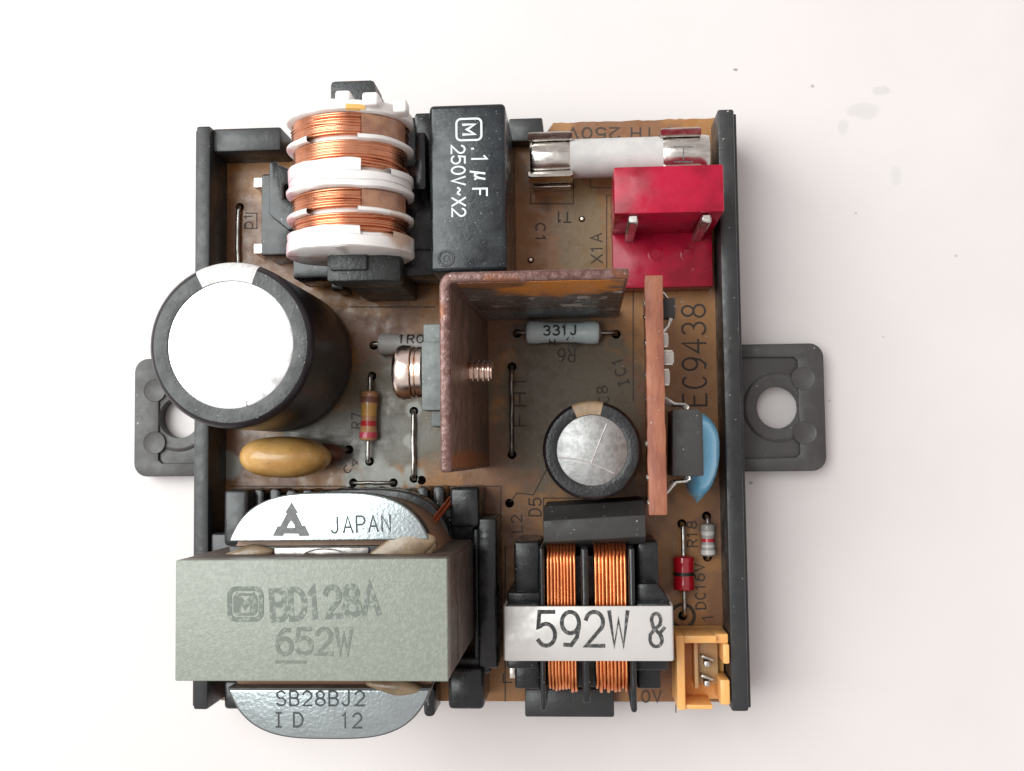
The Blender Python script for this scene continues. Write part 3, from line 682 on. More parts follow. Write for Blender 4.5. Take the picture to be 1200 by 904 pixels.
# ================================================================== RED CONNECTOR
H1, H0 = 16.5, 4.0
x0, yb = P(719, 196, H1); x1, yl = P(849, 248, H1)
yf = P(780, 337, H0).y; fx1 = P(838, 300, H0).x
k = thing('pin_header', (x0+x1)/2, (yb+yf)/2, Z0, 'red plastic connector with two square metal pins', 'connector')
b = B(); b.box(x0, x1, yl, yb, Z0+.02, Z0+H1, .22); bd = obj('back_wall', b, M_red, k)
b = B(); b.box(x0+.05, x1-.02, yf, yl+.3, Z0+.02, Z0+H0, .2)
for px in (768, 806):
    q = P(px, 298, H0); b.lathe([(1.05, Z0+H0-.1), (1.05, Z0+H0+.1), (.8, Z0+H0+.14), (.7, Z0+H0+.02), (0, Z0+H0+.02)], (q.x, q.y, 0), n=20)
obj('base', b, M_red, k)
for (tp, bp) in (((742, 257), (736, 287)), ((828, 256), (816, 287))):
    q = P(tp[0], tp[1], 16)
    b = B(); b.box(q.x-.58, q.x+.58, q.y-.52, q.y+.52, Z0-1, Z0+16, .16, 1); obj('pin', b, M_tin, k)

# ================================================================== FILM CAPACITOR (black box)
HB = 19.0
tl, tr, br, bl = P(503, 122, HB), P(591, 122, HB), P(595, 316, HB), P(504, 320, HB)
x0, x1, y0, y1 = (tl.x+bl.x)/2, (tr.x+br.x)/2, (bl.y+br.y)/2, (tl.y+tr.y)/2
k = thing('film_capacitor', (x0+x1)/2, (y0+y1)/2, Z0, 'black box film capacitor printed 250V in white', 'capacitor')
b = B(); b.box(x0, x1, y0, y1, Z0+.05, Z0+HB, .55, 4); case = obj('case', b, M_filmcap, k)
q = P(523, 303, HB); b = B(); b.lathe([(1.05, Z0+HB+.01), (1.0, Z0+HB+.10), (.80, Z0+HB+.10), (.74, Z0+HB+.015)], (q.x, q.y, 0), n=28, close=False)
b.lathe([(.42, Z0+HB+.01), (.40, Z0+HB+.09), (.30, Z0+HB+.09), (.28, Z0+HB+.015)], (q.x, q.y, 0), n=20, close=False); obj('moulded_ring', b, M_blackgloss, case)
text(k, '.1', (553, 173), (553, 192), 18, HB, .22, M_white)
text(k, 'u', (555, 201), (555, 212), 19, HB, .24, M_white)
text(k, 'F', (554, 221), (554, 230), 17, HB, .22, M_white)
text(k, '250V~X2', (529, 171), (530, 254), 16, HB, .21, M_white, gap=1.3)
def maker_logo(parent, pxbox, h, rot, m, wo, wm, name='printed_logo'):
    xa, ya_, xb, yb_ = pxbox; p, q = P(xa, yb_, h), P(xb, ya_, h)
    cx, cy, hx, hy = (p.x+q.x)/2, (p.y+q.y)/2, (q.x-p.x)/2, (q.y-p.y)/2
    b = B(); rr = rrect(cx-hx, cx+hx, cy-hy, cy+hy, min(hx, hy)*.42); rr.append(rr[0])
    ribbon(b.bm, rr, wo, Z0+h+.02)
    sx, sy = hx*.46, hy*.46
    pts = [(-1, -1), (-1, 1), (0, -.35), (1, 1), (1, -1)]
    if rot: pts = [(y, -x) for x, y in pts]
    ribbon(b.bm, [(cx+x*sx, cy+y*sy) for x, y in pts], wm, Z0+h+.024)
    for f in b.bm.faces:
        f.normal_update()
        if f.normal.z < 0: f.normal_flip()
    obj(name, b, m, parent)
maker_logo(k, (535, 139, 564, 165), HB, True, M_white, .24, .28)

# ================================================================== HEAT SINK + TRANSISTOR + SCREW
HS = 33.5
o_tl = P(514, 319, HS); o_tr = P(737, 316, HS); o_bl = P(518, 554, HS)
X0, Y1 = o_tl.x, o_tl.y; X1 = o_tr.x; Y0 = o_bl.y; th = 1.15
hs = thing('heat_sink', X0+8, Y1-8, Z0, 'rusty bent sheet metal heat sink standing upright in an L shape', 'heat sink')
LEAN = 1.1
def lean(v): 
    kk = 1-(v.z-Z0)/HS
    f = max(0, min(1, (X0+7-v.x)/6))
    return (v.x+LEAN*kk*f, v.y, v.z)
def ell(r): return [(X0+r-r*math.cos(a), Y1-r+r*math.sin(a)) for a in [i*PI/2/6 for i in range(7)]]
inn = [(X0+th+.5-.5*math.cos(a), Y1-th-.5+.5*math.sin(a)) for a in [i*PI/2/4 for i in range(5)]]
loop = [(X0, Y0)] + ell(1.5) + [(X1, Y1), (X1, Y1-th)] + inn[::-1] + [(X0+th, Y0)]
b = B(); b.prism(loop, Z0+.3, Z0+HS, .32, seg=3, ang=60); b.warp(lean); obj('bent_plate', b, M_rust, hs)
# worn inner faces, as thin skins of tarnish just proud of the sheet
b = B(); b.box(X0+th-.05, X0+th+.04, Y0+.4, Y1-th-.6, Z0+.5, Z0+HS-.45, 0); b.warp(lean); obj('tarnished_face', b, M_rustface, hs)
b = B(); b.box(X0+th+.7, X1-.4, Y1-th-.04, Y1-th+.05, Z0+.5, Z0+HS-.45, 0); obj('streaked_face', b, M_streak, hs)
h_s = 19.4
xw = X0+LEAN*(1-h_s/HS)
ty0, ty1 = P(490, 498, 24).y, P(490, 379, 24).y
tr_ = thing('power_transistor', xw-2, (ty0+ty1)/2, Z0, 'grey power transistor clamped flat against the rusty heat sink by a screw', 'transistor')
zt = Z0+24.5
b = B()
prof = [(ty0+2.6, 13), (ty0+2.6, 20), (ty0+1.6, 20), (ty0+1.6, 24.5), (ty1-2.2, 24.5), (ty1-2.2, 23), (ty1, 23), (ty1, 13)]
mx = Matrix(((0, 0, 1, 0), (1, 0, 0, 0), (0, 1, 0, Z0), (0, 0, 0, 1)))
b.prism(prof, xw-3.7, xw-.1, .18, mx=mx); obj('mounting_tab', b, M_greypack, tr_)
b = B(); b.box(xw-4.3, xw-.15, ty0, ty1, Z0+4.5, Z0+13.2, .3); obj('package', b, M_greypack, tr_)
for i in (-1, 0, 1):
    yy = (ty0+ty1)/2+i*2.54; b = B(); b.box(xw-2.6, xw-2.1, yy-.4, yy+.4, Z0-1, Z0+4.8, .05); obj('lead', b, M_tin, tr_)
sy = P(478, 437, h_s).y; zs = Z0+h_s; hd = P(461, 437, h_s).x; wa = P(484, 437, h_s).x; wb = P(497, 437, h_s).x
wb = min(wb, xw-3.72); rr = 3.3
scr = thing('screw', wb, sy, zs-rr, 'shiny bronze screw through the rusty heat sink and grey transistor', 'screw')
b = B(); b.lathe([(0, hd), (rr*.5, hd+.03), (rr*.8, hd+.25), (rr*.96, hd+.75), (rr, hd+1.3), (rr*.97, wa-.1), (rr*.9, wa)], (0, sy, zs), 'x', 40)
obj('screw_head', b, M_screw, scr)
b = B(); b.lathe([(rr*.80, wa), (rr*.93, wa+.12), (rr*.93, wa+.42), (rr*.84, wa+.52), (rr*.92, wa+.62), (rr*.92, wb-.08), (rr*.88, wb)], (0, sy, zs), 'x', 40)
obj('washer', b, M_screw, scr)
tip = P(573, 440, h_s).x; b = B(); tip += .5; pr = [(1.15, wb)]
xa = xw+th-.3
pr.append((1.15, xa)); q = xa
while q < tip-.3:
    pr += [(1.42, q+.15), (1.42, q+.3), (1.1, q+.48), (1.1, q+.55)]; q += .62
pr += [(1.2, tip-.1), (1.0, tip), (0, tip)]
b.lathe(pr, (0, sy, zs), 'x', 24); obj('threaded_shank', b, M_screw, scr)

# ================================================================== DAUGHTER BOARD
HD = 24.0
p0, p1 = P(757, 323, HD), P(781, 604, HD); q1 = P(777, 322, HD)
db = thing('daughter_board', (p0.x+p1.x)/2, (p0.y+p1.y)/2, Z0, 'narrow red-brown circuit board standing on its edge', 'circuit board')
dx0, dx1 = P(758, 460, HD).x, P(779, 460, HD).x
b = B(); rnd = random.Random(3)
n_ = 26; ptsL = [(dx0+rnd.uniform(-.05, .05), p1.y+(p0.y-p1.y)*i/n_) for i in range(n_+1)]; ptsR = [(dx1+rnd.uniform(-.05, .05), p1.y+(p0.y-p1.y)*i/n_) for i in range(n_+1)]
b.prism(ptsL[::-1]+ptsR, Z0-.9, Z0+HD, .12, ang=60); b.warp(lambda v: (v.x+1.15*(1-(v.z-Z0)/HD), v.y, v.z))
sl = obj('board_panel', b, M_boardedge, db)
for (py, dz) in ((356, 3), (372, 6), (402, 4), (440, 5), (468, 9), (520, 4), (560, 6), (590, 3)):
    q = P(756, py, HD-dz)
    b = B(); b.blob((dx0+.12+1.15*dz/HD, q.y, Z0+HD-dz), (.36, .5, .5), 10); obj('solder_joint', b, M_solder, db)
XS = dx1
def smd(py0, py1, w, h0, hh_, label, m, name='chip_resistor', cat='chip component', group='small chips soldered on the upright board'):
    ya_, yb_ = P(785, py1, h0+hh_).y, P(785, py0, h0+hh_).y
    k = thing(name, XS+w/2, (ya_+yb_)/2, Z0+h0, label, cat, group)
    yl = (yb_-ya_)*.2
    b = B(); b.box(XS+.06, XS+w, ya_+yl*.6, yb_-yl*.6, Z0+h0, Z0+h0+hh_, .12); obj('body', b, m, k)
    for (u0, u1) in ((ya_, ya_+yl), (yb_-yl, yb_)):
        b = B(); b.box(XS+.03, XS+w*.92, u0, u1, Z0+h0+.1, Z0+h0+hh_-.12, .1); obj('terminal', b, M_solder, k)
smd(390, 407, .8, 19, 1.8, 'tiny silver chip on the upright board nearest to its black transistor', M_smd)
smd(410, 428, 1.4, 18.5, 2.0, 'tiny silver chip standing proudest on the upright board, middle of three', M_smd)
smd(432, 452, .9, 18.5, 2.0, 'tiny silver chip on the upright board closest to the black chip package', M_smd)
ya_, yb_ = P(790, 372, 20).y, P(790, 349, 20).y
k = thing('small_transistor', XS+.8, (ya_+yb_)/2, Z0+17, 'tiny black transistor high on the upright board near the red connector', 'transistor')
b = B(); b.box(XS+.25, XS+1.75, ya_, yb_, Z0+17, Z0+20, .2); obj('body', b, M_chip, k)
for i in (.2, .5, .8):
    yy = ya_-.1
    b = B(); b.tube([(XS+1.0+i*.5, ya_+.1, Z0+19.6-i), (XS+.8+i*.2, ya_-.9, Z0+19.6-i), (XS+.1, ya_-1.5-i*.5, Z0+19.4-i)], .16, 6); obj('lead', b, M_tin, k)
b = B(); b.tube([(XS+1.0, yb_-.1, Z0+19), (XS+.5, yb_+.6, Z0+19), (XS+.1, yb_+.9, Z0+19)], .2, 6); obj('lead', b, M_tin, k)
HC = 21.0
cx0, cy1 = P(786, 480, HC); cx1, cy0 = P(825, 558, HC)
k = thing('chip_package', (cx0+cx1)/2, (cy0+cy1)/2, Z0+HC-7, 'matt black chip package mounted sideways on the upright board', 'chip')
b = B(); b.prism([(cx0, cy0), (cx1, cy0), (cx1, cy1-.5), (cx1-.6, cy1), (cx0+.2, cy1)], Z0+HC-7.5, Z0+HC, .18, ang=40); obj('package', b, M_chip, k)
for sg, yy, pe in ((1, cy1, 466), (-1, cy0, 578)):
    for dz in (.7, 3.2, 5.7):
        ye = P(784, pe, HC).y
        b = B(); b.tube([(cx0+2.0, yy-sg*.2, Z0+HC-dz), (cx0+2.1, yy+sg*.35, Z0+HC-dz), (cx0+1.7, yy+sg*.6, Z0+HC-dz), (cx0+.5, yy+sg*.7, Z0+HC-dz), (XS+.2, ye, Z0+HC-dz)], [.14, .15, .16, .16, .24], 8)
        obj('lead', b, M_tin, k)
# blue ceramic disc, behind the chip
hb = 13.5
c = P(820, 532, hb); 
k = thing('disc_capacitor', c.x, c.y, Z0, 'glossy sky blue ceramic disc capacitor behind the black chip package', 'capacitor')
b = B(); b.blob((c.x+.3, c.y-.1, Z0+8.2), (2.45, 5.5, 5.8), 28, lambda v: (v.x*(1+.12*math.sin(2.2*v.y)) - .20*v.y*v.y + .08, math.copysign(abs(v.y)**.85, v.y), v.z)); obj('lacquer_disc', b, M_blue, k)
q = P(818, 578, 8); b = B(); b.blob((q.x, q.y+.2, Z0+7.5), (.95, 1.1, 2), 12); b.tube([(q.x, q.y, Z0+7.5), (q.x+.1, q.y-1.0, Z0+6)], [.7, .3], 10); obj('lacquer_drip', b, M_blue, k)
b = B()
for dy in (-2.5, 2.5): b.tube([(c.x, c.y+dy, Z0+4), (c.x, c.y+dy, Z0-.9)], .3, 8)
obj('lead', b, M_tin, k)

# ================================================================== BAR COMPONENT
HX = 13.0
a0, a1 = P(637, 645, HX), P(757, 634, HX); b0, b1 = P(641, 607, HX), P(753, 602, HX)
ang = math.atan2(a1.y-a0.y, a1.x-a0.x)
k = thing('power_diode', (a0.x+a1.x)/2, (a0.y+b0.y)/2, Z0, 'dark grey slab-shaped package standing between the small capacitor and the strapped choke', 'diode')
xa, xb = a0.x, a1.x; ys = a0.y+.25; yn = b0.y
b = B()
pr = [(ys-.1, 0.3), (ys, HX-2.0), (ys+1.0, HX), (yn-.05, HX+.1), (yn+.55, HX-1.8), (yn+1.6, HX-2.6), (yn+1.7, 0.3)]
mxx = Matrix(((0, 0, 1, 0), (1, 0, 0, 0), (0, 1, 0, Z0), (0, 0, 0, 1)))
b.prism(pr, xa, xb, .15, mx=mxx)
cxm = (xa+xb)/2; b.warp(lambda v: (v.x, v.y+(v.x-cxm)*math.tan(.05), v.z)); obj('package', b, M_chip, k)
b = B()
for i in (-1, 0, 1): b.box(cxm+i*2.6-.4, cxm+i*2.6+.4, ys+1.0, ys+1.5, Z0-1, Z0+.6, .05)
obj('lead', b, M_tin, k)

# ================================================================== WHITE BOBBIN COIL (line filter)
HA = 18.5
ax = P(411, 200, HA); rad = 77/SC(HA); ax_x = ax.x; zA = Z0+HA
ytop = lambda py: P(411, py, HA+rad).y
yS, yN = ytop(287), ytop(118)
k = thing('line_filter_coil', ax_x, (yS+yN)/2, Z0, 'white plastic bobbin coil with four copper windings on a black base', 'coil')
fl = lambda y0_, y1_, r_: [(0, y0_), (r_-.25, y0_), (r_, y0_+.18), (r_, y1_-.18), (r_-.25, y1_), (0, y1_)]
b = B()
def ring(b, py0, py1, r_, a0=0, a1=360):
    y0_, y1_ = ytop(py1), ytop(py0)
    if a1-a0 >= 360: b.lathe(fl(y0_, y1_, r_), (ax_x, 0, zA), 'y', 64)
    else:
        prof = [(rad*.6, y0_), (r_-.2, y0_), (r_, y0_+.15), (r_, y1_-.15), (r_-.2, y1_), (rad*.6, y1_)]
        b.lathe(prof, (ax_x, 0, zA), 'y', 40, close=False, a0=math.radians(a0), a1=math.radians(a1))
ring(b, 114, 128, rad*.985)                                   # end flange
ring(b, 118, 282, rad*.80)                                    # barrel
ring(b, 272, 288, rad*.99)
ring(b, 262, 274, rad*.975, -130, 20); ring(b, 268, 276, rad*.93); ring(b, 266, 275, rad*.985, 52, 150)
ring(b, 183, 199, rad*.965, -130, 21); ring(b, 190, 199, rad*.985, 50, 150); ring(b, 196, 208, rad*.955); ring(b, 208, 217, rad*.99)
# notched middle flanges: open across the top of each winding pair (angle 0 = up, +x at 90)
for (pa_, pb_) in ((154, 160.5), (240, 246.5)):
    ring(b, pa_, pb_, rad*.985, 18, 342-12)
b.warp(lambda v: (v.x+.04*math.sin(v.y*2.3+v.z), v.y+.06*math.sin(.9*v.x+1.3*v.y)+.03*math.sin(2.1*v.x+v.z), v.z+.05*math.sin(1.7*v.y)))
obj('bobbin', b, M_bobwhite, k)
def winding(py0, py1, r_):
    y0_, y1_ = ytop(py1), ytop(py0); n_ = max(5, round((y1_-y0_)/.34)); pit = (y1_-y0_)/n_
    prof = [(rad*.7, y0_)]
    for i in range(n_):
        rr_ = r_+random.uniform(-.11, .09)
        for q in (0.08, .3, .5, .7, .92): prof.append((rr_-.16+.16*math.sqrt(max(0, 1-(2*q-1)**2)), y0_+pit*(i+q)))
    prof.append((rad*.7, y1_))
    b = B(); b.lathe(prof, (ax_x, 0, zA), 'y', 72)
    b.warp(lambda v: (v.x, v.y+.10*math.sin((math.atan2(v.x-ax_x, v.z-zA))*1.5), v.z))
    for t0, t1 in ((-70, 20), (-25, 60), (30, 95)):
        ys_ = y0_+random.uniform(.15, .85)*(y1_-y0_); ye_ = ys_+random.uniform(-.55, .55)
        ye_ = min(max(ye_, y0_+.15), y1_-.15)
        b.tube([(ax_x+(r_+.06)*math.sin(math.radians(t0+(t1-t0)*i/14)), ys_+(ye_-ys_)*i/14, zA+(r_+.06-(.2 if i in (0, 14) else 0))*math.cos(math.radians(t0+(t1-t0)*i/14))) for i in range(15)], .15, 6)
    obj('copper_winding', b, M_cu, k, smooth=80)
winding(128, 154, rad*.905); winding(160, 191, rad*.89); winding(217, 240, rad*.905); winding(246, 269, rad*.89)
for (pa_, pb_) in ((129, 154), (218, 241)):                   # tape over the end of two windings
    b = B(); y0_, y1_ = ytop(pb_), ytop(pa_); prof = [(rad*.915, y0_), (rad*.935, y0_+.15), (rad*.935, y1_-.15), (rad*.915, y1_)]
    b.lathe(prof, (ax_x, 0, zA), 'y', 20, close=False, a0=math.radians(22), a1=math.radians(75)); obj('tape_patch', b, M_tape, k)
b = B(); b.lathe([(rad*.955, ytop(128)), (rad*.99, ytop(126)), (rad*.99, ytop(121)), (rad*.955, ytop(120))], (ax_x, 0, zA), 'y', 10, close=False, a0=math.radians(8), a1=math.radians(25))
obj('yellow_tape', b, M_ytape, k)
for (px, py, s_) in ((402, 112, 1), (434, 114, 1.05), (467, 119, .9)):
    q = P(px, py, HA+rad-.5*s_)
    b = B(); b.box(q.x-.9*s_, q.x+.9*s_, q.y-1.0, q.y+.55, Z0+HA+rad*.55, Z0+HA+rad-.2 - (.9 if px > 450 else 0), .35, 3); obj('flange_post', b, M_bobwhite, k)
# ferrite core: a bar through the bobbin, bent down at both ends
q0 = P(387, 95, HA+2); q1 = P(435, 95, HA+2); ft = q0.y
b = B(); b.box(q0.x, q1.x+.4, yN-1.0, ft, zA-3.2, zA+2.2, .5, 2); b.box(q0.x+.3, q1.x+.2, ft-2.6, ft-.1, Z0+.3, zA, .3)
obj('ferrite_core', b, M_ferrite, k)
q0 = P(386, 306, HA+2.4); q1 = P(430, 316, HA+2.4)
cxf = (P(387, 306, HA).x+P(470, 306, HA).x)/2; wf = (P(470, 306, HA).x-P(387, 306, HA).x)/2
b = B(); b.prism([(q0.x, q1.y), (q1.x, q1.y), (q1.x, yS+.5), (q0.x, yS+.5)], zA-2.8, zA+2.4, .25)
oc = [(-wf, -1.5), (-wf*.6, -3.6), (wf*.6, -3.6), (wf, -1.5), (wf, .8), (wf*.55, 2.2), (-wf, 2.2)]
b.prism([(cxf+x, z) for x, z in oc], q1.y-1.2, yS+.5, .25, mx=Matrix(((1, 0, 0, 0), (0, 0, 1, 0), (0, 1, 0, zA-.5), (0, 0, 0, 1))))
b.box(cxf-wf*.8, cxf+wf*.8, q1.y-.9, yS+.3, Z0+.2, zA-3, .3)
obj('ferrite_core', b, M_ferrite, k)
# black base
b = B()
x0, yb1 = P(372, 150, 8); x1, yb0 = P(508, 320, 8)
b.box(x0-1.2, x1+.5, yb0, yb1+1.2, Z0+.05, Z0+7.5, .3)
fx0, fy0 = P(343, 327, 9); fx1, fy1 = P(512, 309, 9)
b.box(fx0, fx1, fy0, fy1+2, Z0+1, Z0+9, .35)
fx0, fy0 = P(388, 340, 6); fx1, fy1 = P(402, 325, 6); b.box(fx0, fx1, fy0, fy1, Z0+.1, Z0+6, .25)
fx0, fy0 = P(455, 340, 6); fx1, fy1 = P(471, 325, 6); b.box(fx0, fx1, fy0, fy1, Z0+.1, Z0+6, .25)
cx_, cy_ = P(485, 140, 13); b.box(cx_, cx_+2.6, cy_-8, cy_+1, Z0+.1, Z0+12.5, .35)
obj('base', b, M_blackgloss, k)
def side_clip(ppx):
    b = B()
    (xa, ya_), (xb, yb_), h = ppx
    p, q = P(xa, ya_, h), P(xb, yb_, h)
    return p, q
p, q = P(315, 190, 14), P(333, 255, 14)
b = B(); b.prism([(p.x, p.y), (p.x, q.y+.6), (p.x+.5, q.y), (p.x+2.4, q.y-1.6), (p.x+3.6, q.y-1.6), (p.x+3.6, q.y+2.2), (p.x+1.9, q.y+2.4), (p.x+1.9, q.y+4.2), (p.x+3.2, q.y+4.3), (p.x+3.2, p.y-1.2), (p.x+1.2, p.y-.3), (p.x+1.0, p.y+.1)], Z0+2, Z0+14, .25)
obj('side_clip', b, M_blackgloss, k)
p, q = P(306, 204, 7), P(336, 299, 7)
b = B(); b.box(p.x, q.x+2, q.y, p.y, Z0+.1, Z0+7, .3); obj('side_block', b, M_blackgloss, k)
for py in (216, 293):
    q = P(304, py, 3); b = B(); b.box(q.x-.5, q.x+1.2, q.y-.7, q.y+.7, Z0+.2, Z0+4, .15); obj('terminal', b, M_solder, k)
p, q = P(487, 155, 16), P(499, 222, 16)
b = B(); b.prism([(p.x, p.y), (q.x, p.y), (q.x, q.y), (p.x-.2, q.y), (p.x-.2, q.y+1.5), (p.x-1.2, q.y+1.6), (p.x-1.2, q.y+3.0), (p.x-.1, q.y+3.1)], Z0+3, Z0+16, .25)
obj('side_clip', b, M_blackgloss, k)

# ================================================================== BIG TRANSFORMER
HT, HP, HBB = 34.0, 28.0, 8.0
tl, tr, br, bl = P(205, 656, HT), P(526, 656, HT), P(523, 799, HT), P(206, 798, HT)
x0, x1, y0, y1 = (tl.x+bl.x)/2, (tr.x+br.x)/2, (bl.y+br.y)/2, (tl.y+tr.y)/2
k = thing('power_transformer', (x0+x1)/2, (y0+y1)/2, Z0, 'large transformer with pale green-grey block core printed 652W over an oval steel plate', 'transformer')
b = B(); b.box(x0, x1, y0, y1, Z0+9, Z0+HT-.03, .2); core = obj('core_body', b, M_coreside, k)
b = B(); b.box(x0-.015, x1+.015, y0-.015, y1+.015, Z0+HT-2.6, Z0+HT-.06, .2, 3); obj('core_rim', b, M_corerim, k)
b = B(); b.box(x0-.02, x1+.02, y0-.02, y1+.02, Z0+HT-.5, Z0+HT, .16, 3); obj('core_top', b, M_core, k)
b = B(); b.box(x1-.1, x1+.14, y0+.35, y1-.3, Z0+9.2, Z0+HT-8.5, .08); obj('tape_wrap', b, M_coreside, k)
text(k, 'BD128A', (319, 727), (444, 719), 34, HT, .58, M_fade, gap=1.2)
text(k, '652W', (325, 767), (412, 766), 29, HT, .44, M_fadelight, gap=1.3)
lines(k, [[(324, 776), (358, 776)]], .32, HT, M_fadelight, name='printed_underline', zoff=.02)
maker_logo(k, (269, 690, 306, 726), HT, False, M_fade, .5, .62)
maker_logo(k, (275, 697, 300, 720), HT, False, M_fadelight, .3, .1)
# oval plate
pc = P(385, 721, HP); hx = (P(507, 721, HP).x-P(264, 721, HP).x)/2*1.04; hy = (P(385, 577, HP).y-P(385, 866, HP).y)/2
def oval(sx, sy, n=96, e=3.2): return [(pc.x+sx*math.copysign(abs(math.cos(a))**(2/e), math.cos(a)), pc.y+sy*math.copysign(abs(math.sin(a))**(2/e), math.sin(a))) for a in [2*PI*i/n for i in range(n)]]
def seg(sx, sy, cut, north):
    l = oval(sx, sy, 240); l = [q for q in l if (q[1] > cut if north else q[1] < cut)]
    if north: l = [q for q in l]
    else: l.sort(key=lambda q: math.atan2(q[1]-pc.y, q[0]-pc.x) % (2*PI))
    return l
for north, cpx in ((True, 635.5), (False, 806)):
    cut = P(385, cpx, HP).y
    b = B(); b.prism(seg(hx, hy, cut, north), Z0+HP-2.4, Z0+HP-.06, 0); pe = obj('plate_body', b, M_plateedge, k)
    b = B(); b.prism(seg(hx*.992, hy*.994, cut+(.12 if north else -.12), north), Z0+HP-.5, Z0+HP, .14, ang=60); obj('oval_plate', b, M_plate, pe)
b = B(); b.prism(oval(hx*1.04, hy*.93, e=2.6), Z0+9, Z0+HP-2.0, .3, ang=60); obj('taped_winding', b, M_paper, k)
b = B(); b.prism(oval(hx*.99, hy*.985), Z0+6.5, Z0+10.5, .3, ang=60); obj('lower_flange', b, M_blackgloss, k)
def shape_on(parent, polys, h, m, name, z=.02):
    b = B(); b.flat([[tuple(P(x, y, h)) for x, y in l] for l in polys], Z0+h+z); return obj(name, b, m, parent)
zz = lambda l: [(220+x/6, 560+y/6) for x, y in l]
shape_on(k, [zz([(730, 172), (776, 245), (764, 252), (806, 338), (825, 336), (860, 410), (785, 412), (775, 395), (680, 395), (668, 412), (596, 410), (632, 340), (650, 340), (696, 252), (686, 243)]),
             zz([(728, 303), (748, 330), (753, 352), (700, 352), (708, 328)])], HP, M_logogrey, 'printed_emblem')
text(k, 'JAPAN', (388, 625), (458, 622), 18.5, HP, .2, M_inkcrisp)
text(k, 'SB28BJ2', (324, 827), (427, 827), 16.5, HP, .2, M_inkcrisp)
text(k, 'I D', (321, 852), (355, 852), 16, HP, .2, M_inkcrisp, gap=1.2)
text(k, '12', (401, 853), (424, 853), 16.5, HP, .2, M_inkcrisp)
# steel clip and glue where plate meets core
def glue(px, h, rx, ry, rz_, ang=0):
    q = P(px[0], px[1], h); b = B(); b.blob((q.x, q.y, Z0+h-.5), (rx, ry, rz_), 24, lambda v: (v.x, v.y*(1+.18*math.sin(4*v.x+1)), v.z), rz=ang); return obj('glue_blob', b, M_glue, k)
glue((470, 644), HP+.1, 3.9, 1.6, .55, .30); glue((495, 640), HP-.4, 1.5, 1.4, .6, .1); glue((290, 650), HP-.6, 2.9, .9, .8, .12); glue((462, 806), HP, 3.3, .85, .9, -.12)
q0, q1 = P(268, 647, HP-1.2), P(506, 650, HP-1.2)
b = B(); b.box(q0.x, q1.x, y1-.5, P(385, 640, HP-1.2).y, Z0+HP-6, Z0+HP-1.4, .15); obj('core_joint', b, M_plateedge, k)
q = P(318, 643, HP); q2 = P(430, 651, HP); b = B(); b.box(q.x, q2.x, y1-.4, q.y, Z0+HP-1.6, Z0+HP-1.0, .2); obj('core_clip', b, M_tin, k)
q = P(378, 652, HP); b = B()
b.tube([(q.x+2.6*math.cos(a), q.y-.2+.95*math.sin(a), Z0+HP-.7) for a in [PI*i/14 for i in range(15)]], .10, 6); obj('wire_arc', b, M_tin, k)
# bobbin: frame plate, corner posts, pin posts
b = B()
def pb(b, xa, ya_, xb, yb_, h, z0=.1, bev=.4):
    p, q = P(xa, ya_, h), P(xb, yb_, h); b.box(p.x, q.x, q.y, p.y, Z0+z0, Z0+h, bev, 3)
pb(b, 247, 625, 290, 660, 7.5); pb(b, 268, 598, 540, 800, 5.0); pb(b, 559, 607, 584, 784, 8.5); pb(b, 520, 607, 575, 632, 6.5); pb(b, 528, 770, 575, 790, 7.0)
pb(b, 553, 618, 564, 776, 7.0)
obj('bobbin_frame', b, M_blackgloss, k)
for args in ((262, 574, 291, 640, 8.5), (527, 571, 562, 618, 9.0), (525, 783, 567, 832, 9.0), (262, 798, 292, 832, 6.0)):
    b = B(); pb(b, *args, bev=.55); obj('corner_post', b, M_blackgloss, k)
xq = 298
post = None
for i in range(12):
    px = 303+i*19.2
    p = P(px, 586, 6)
    if post is None:
        b = B(); b.prism(rrect(p.x-.72, p.x+.72, p.y-2.4, p.y+1.35, .6), Z0+.1, Z0+6.0, .25, ang=60); post = obj('pin_post', b, M_blackgloss, k); base_x = p.x
    else:
        c_ = post.copy(); C.objects.link(c_); c_.parent = k; c_.location = ((p.x-base_x)*S, random.uniform(-.2, .2)*S, 0)
for px in (462, 483, 503):
    p = P(px, 818, 6); p2 = P(303, 586, 6)
    c_ = post.copy(); C.objects.link(c_); c_.parent = k; c_.location = ((p.x-base_x)*S, (p.y-p2.y)*S, 0)
p, q = P(500, 619, 14), P(519, 593, 11)
for d in (0, .42):
    b = B(); b.tube([(p.x+d, p.y-d*.6, Z0+14), ((p.x+q.x)/2+d, (p.y+q.y)/2-d*.5, Z0+12.4), (q.x+d, q.y-d*.5, Z0+10), (q.x+d+.3, q.y+.8, Z0+6)], .2, 8); obj('winding_wire', b, M_cured, k)

# ================================================================== SMALL STRAPPED CHOKE
HK = 16.0
sx0, sy1 = P(590, 711, HK); sx1, sy0 = P(790, 775, HK)
cx = (sx0+sx1)/2; cy = (sy0+sy1)/2
k = thing('strapped_choke', cx, cy, Z0, 'small double choke with orange copper windings under a steel strap printed 592W', 'choke')
b = B(); th = .35
prof = [(sx0-.25, 2), (sx0-.05, HK-.6), (sx0+.12, HK-.15), (sx0+.5, HK), (sx1-.5, HK), (sx1-.12, HK-.15), (sx1+.05, HK-.6), (sx1+.25, 2)]
inn = [(x+(th if x < cx else -th), min(z, HK-th)) for x, z in prof]
loop = prof + inn[::-1]
b.prism(loop, sy0, sy1, .08, mx=Matrix(((1, 0, 0, 0), (0, 0, 1, 0), (0, 1, 0, Z0), (0, 0, 0, 1)))); obj('steel_strap', b, M_strap, k)
text(k, '592W', (630, 757), (736, 757), 39, HK, .47, M_ink, gap=1.3)
text(k, '&', (760, 758), (779, 758), 38, HK, .40, M_ink)
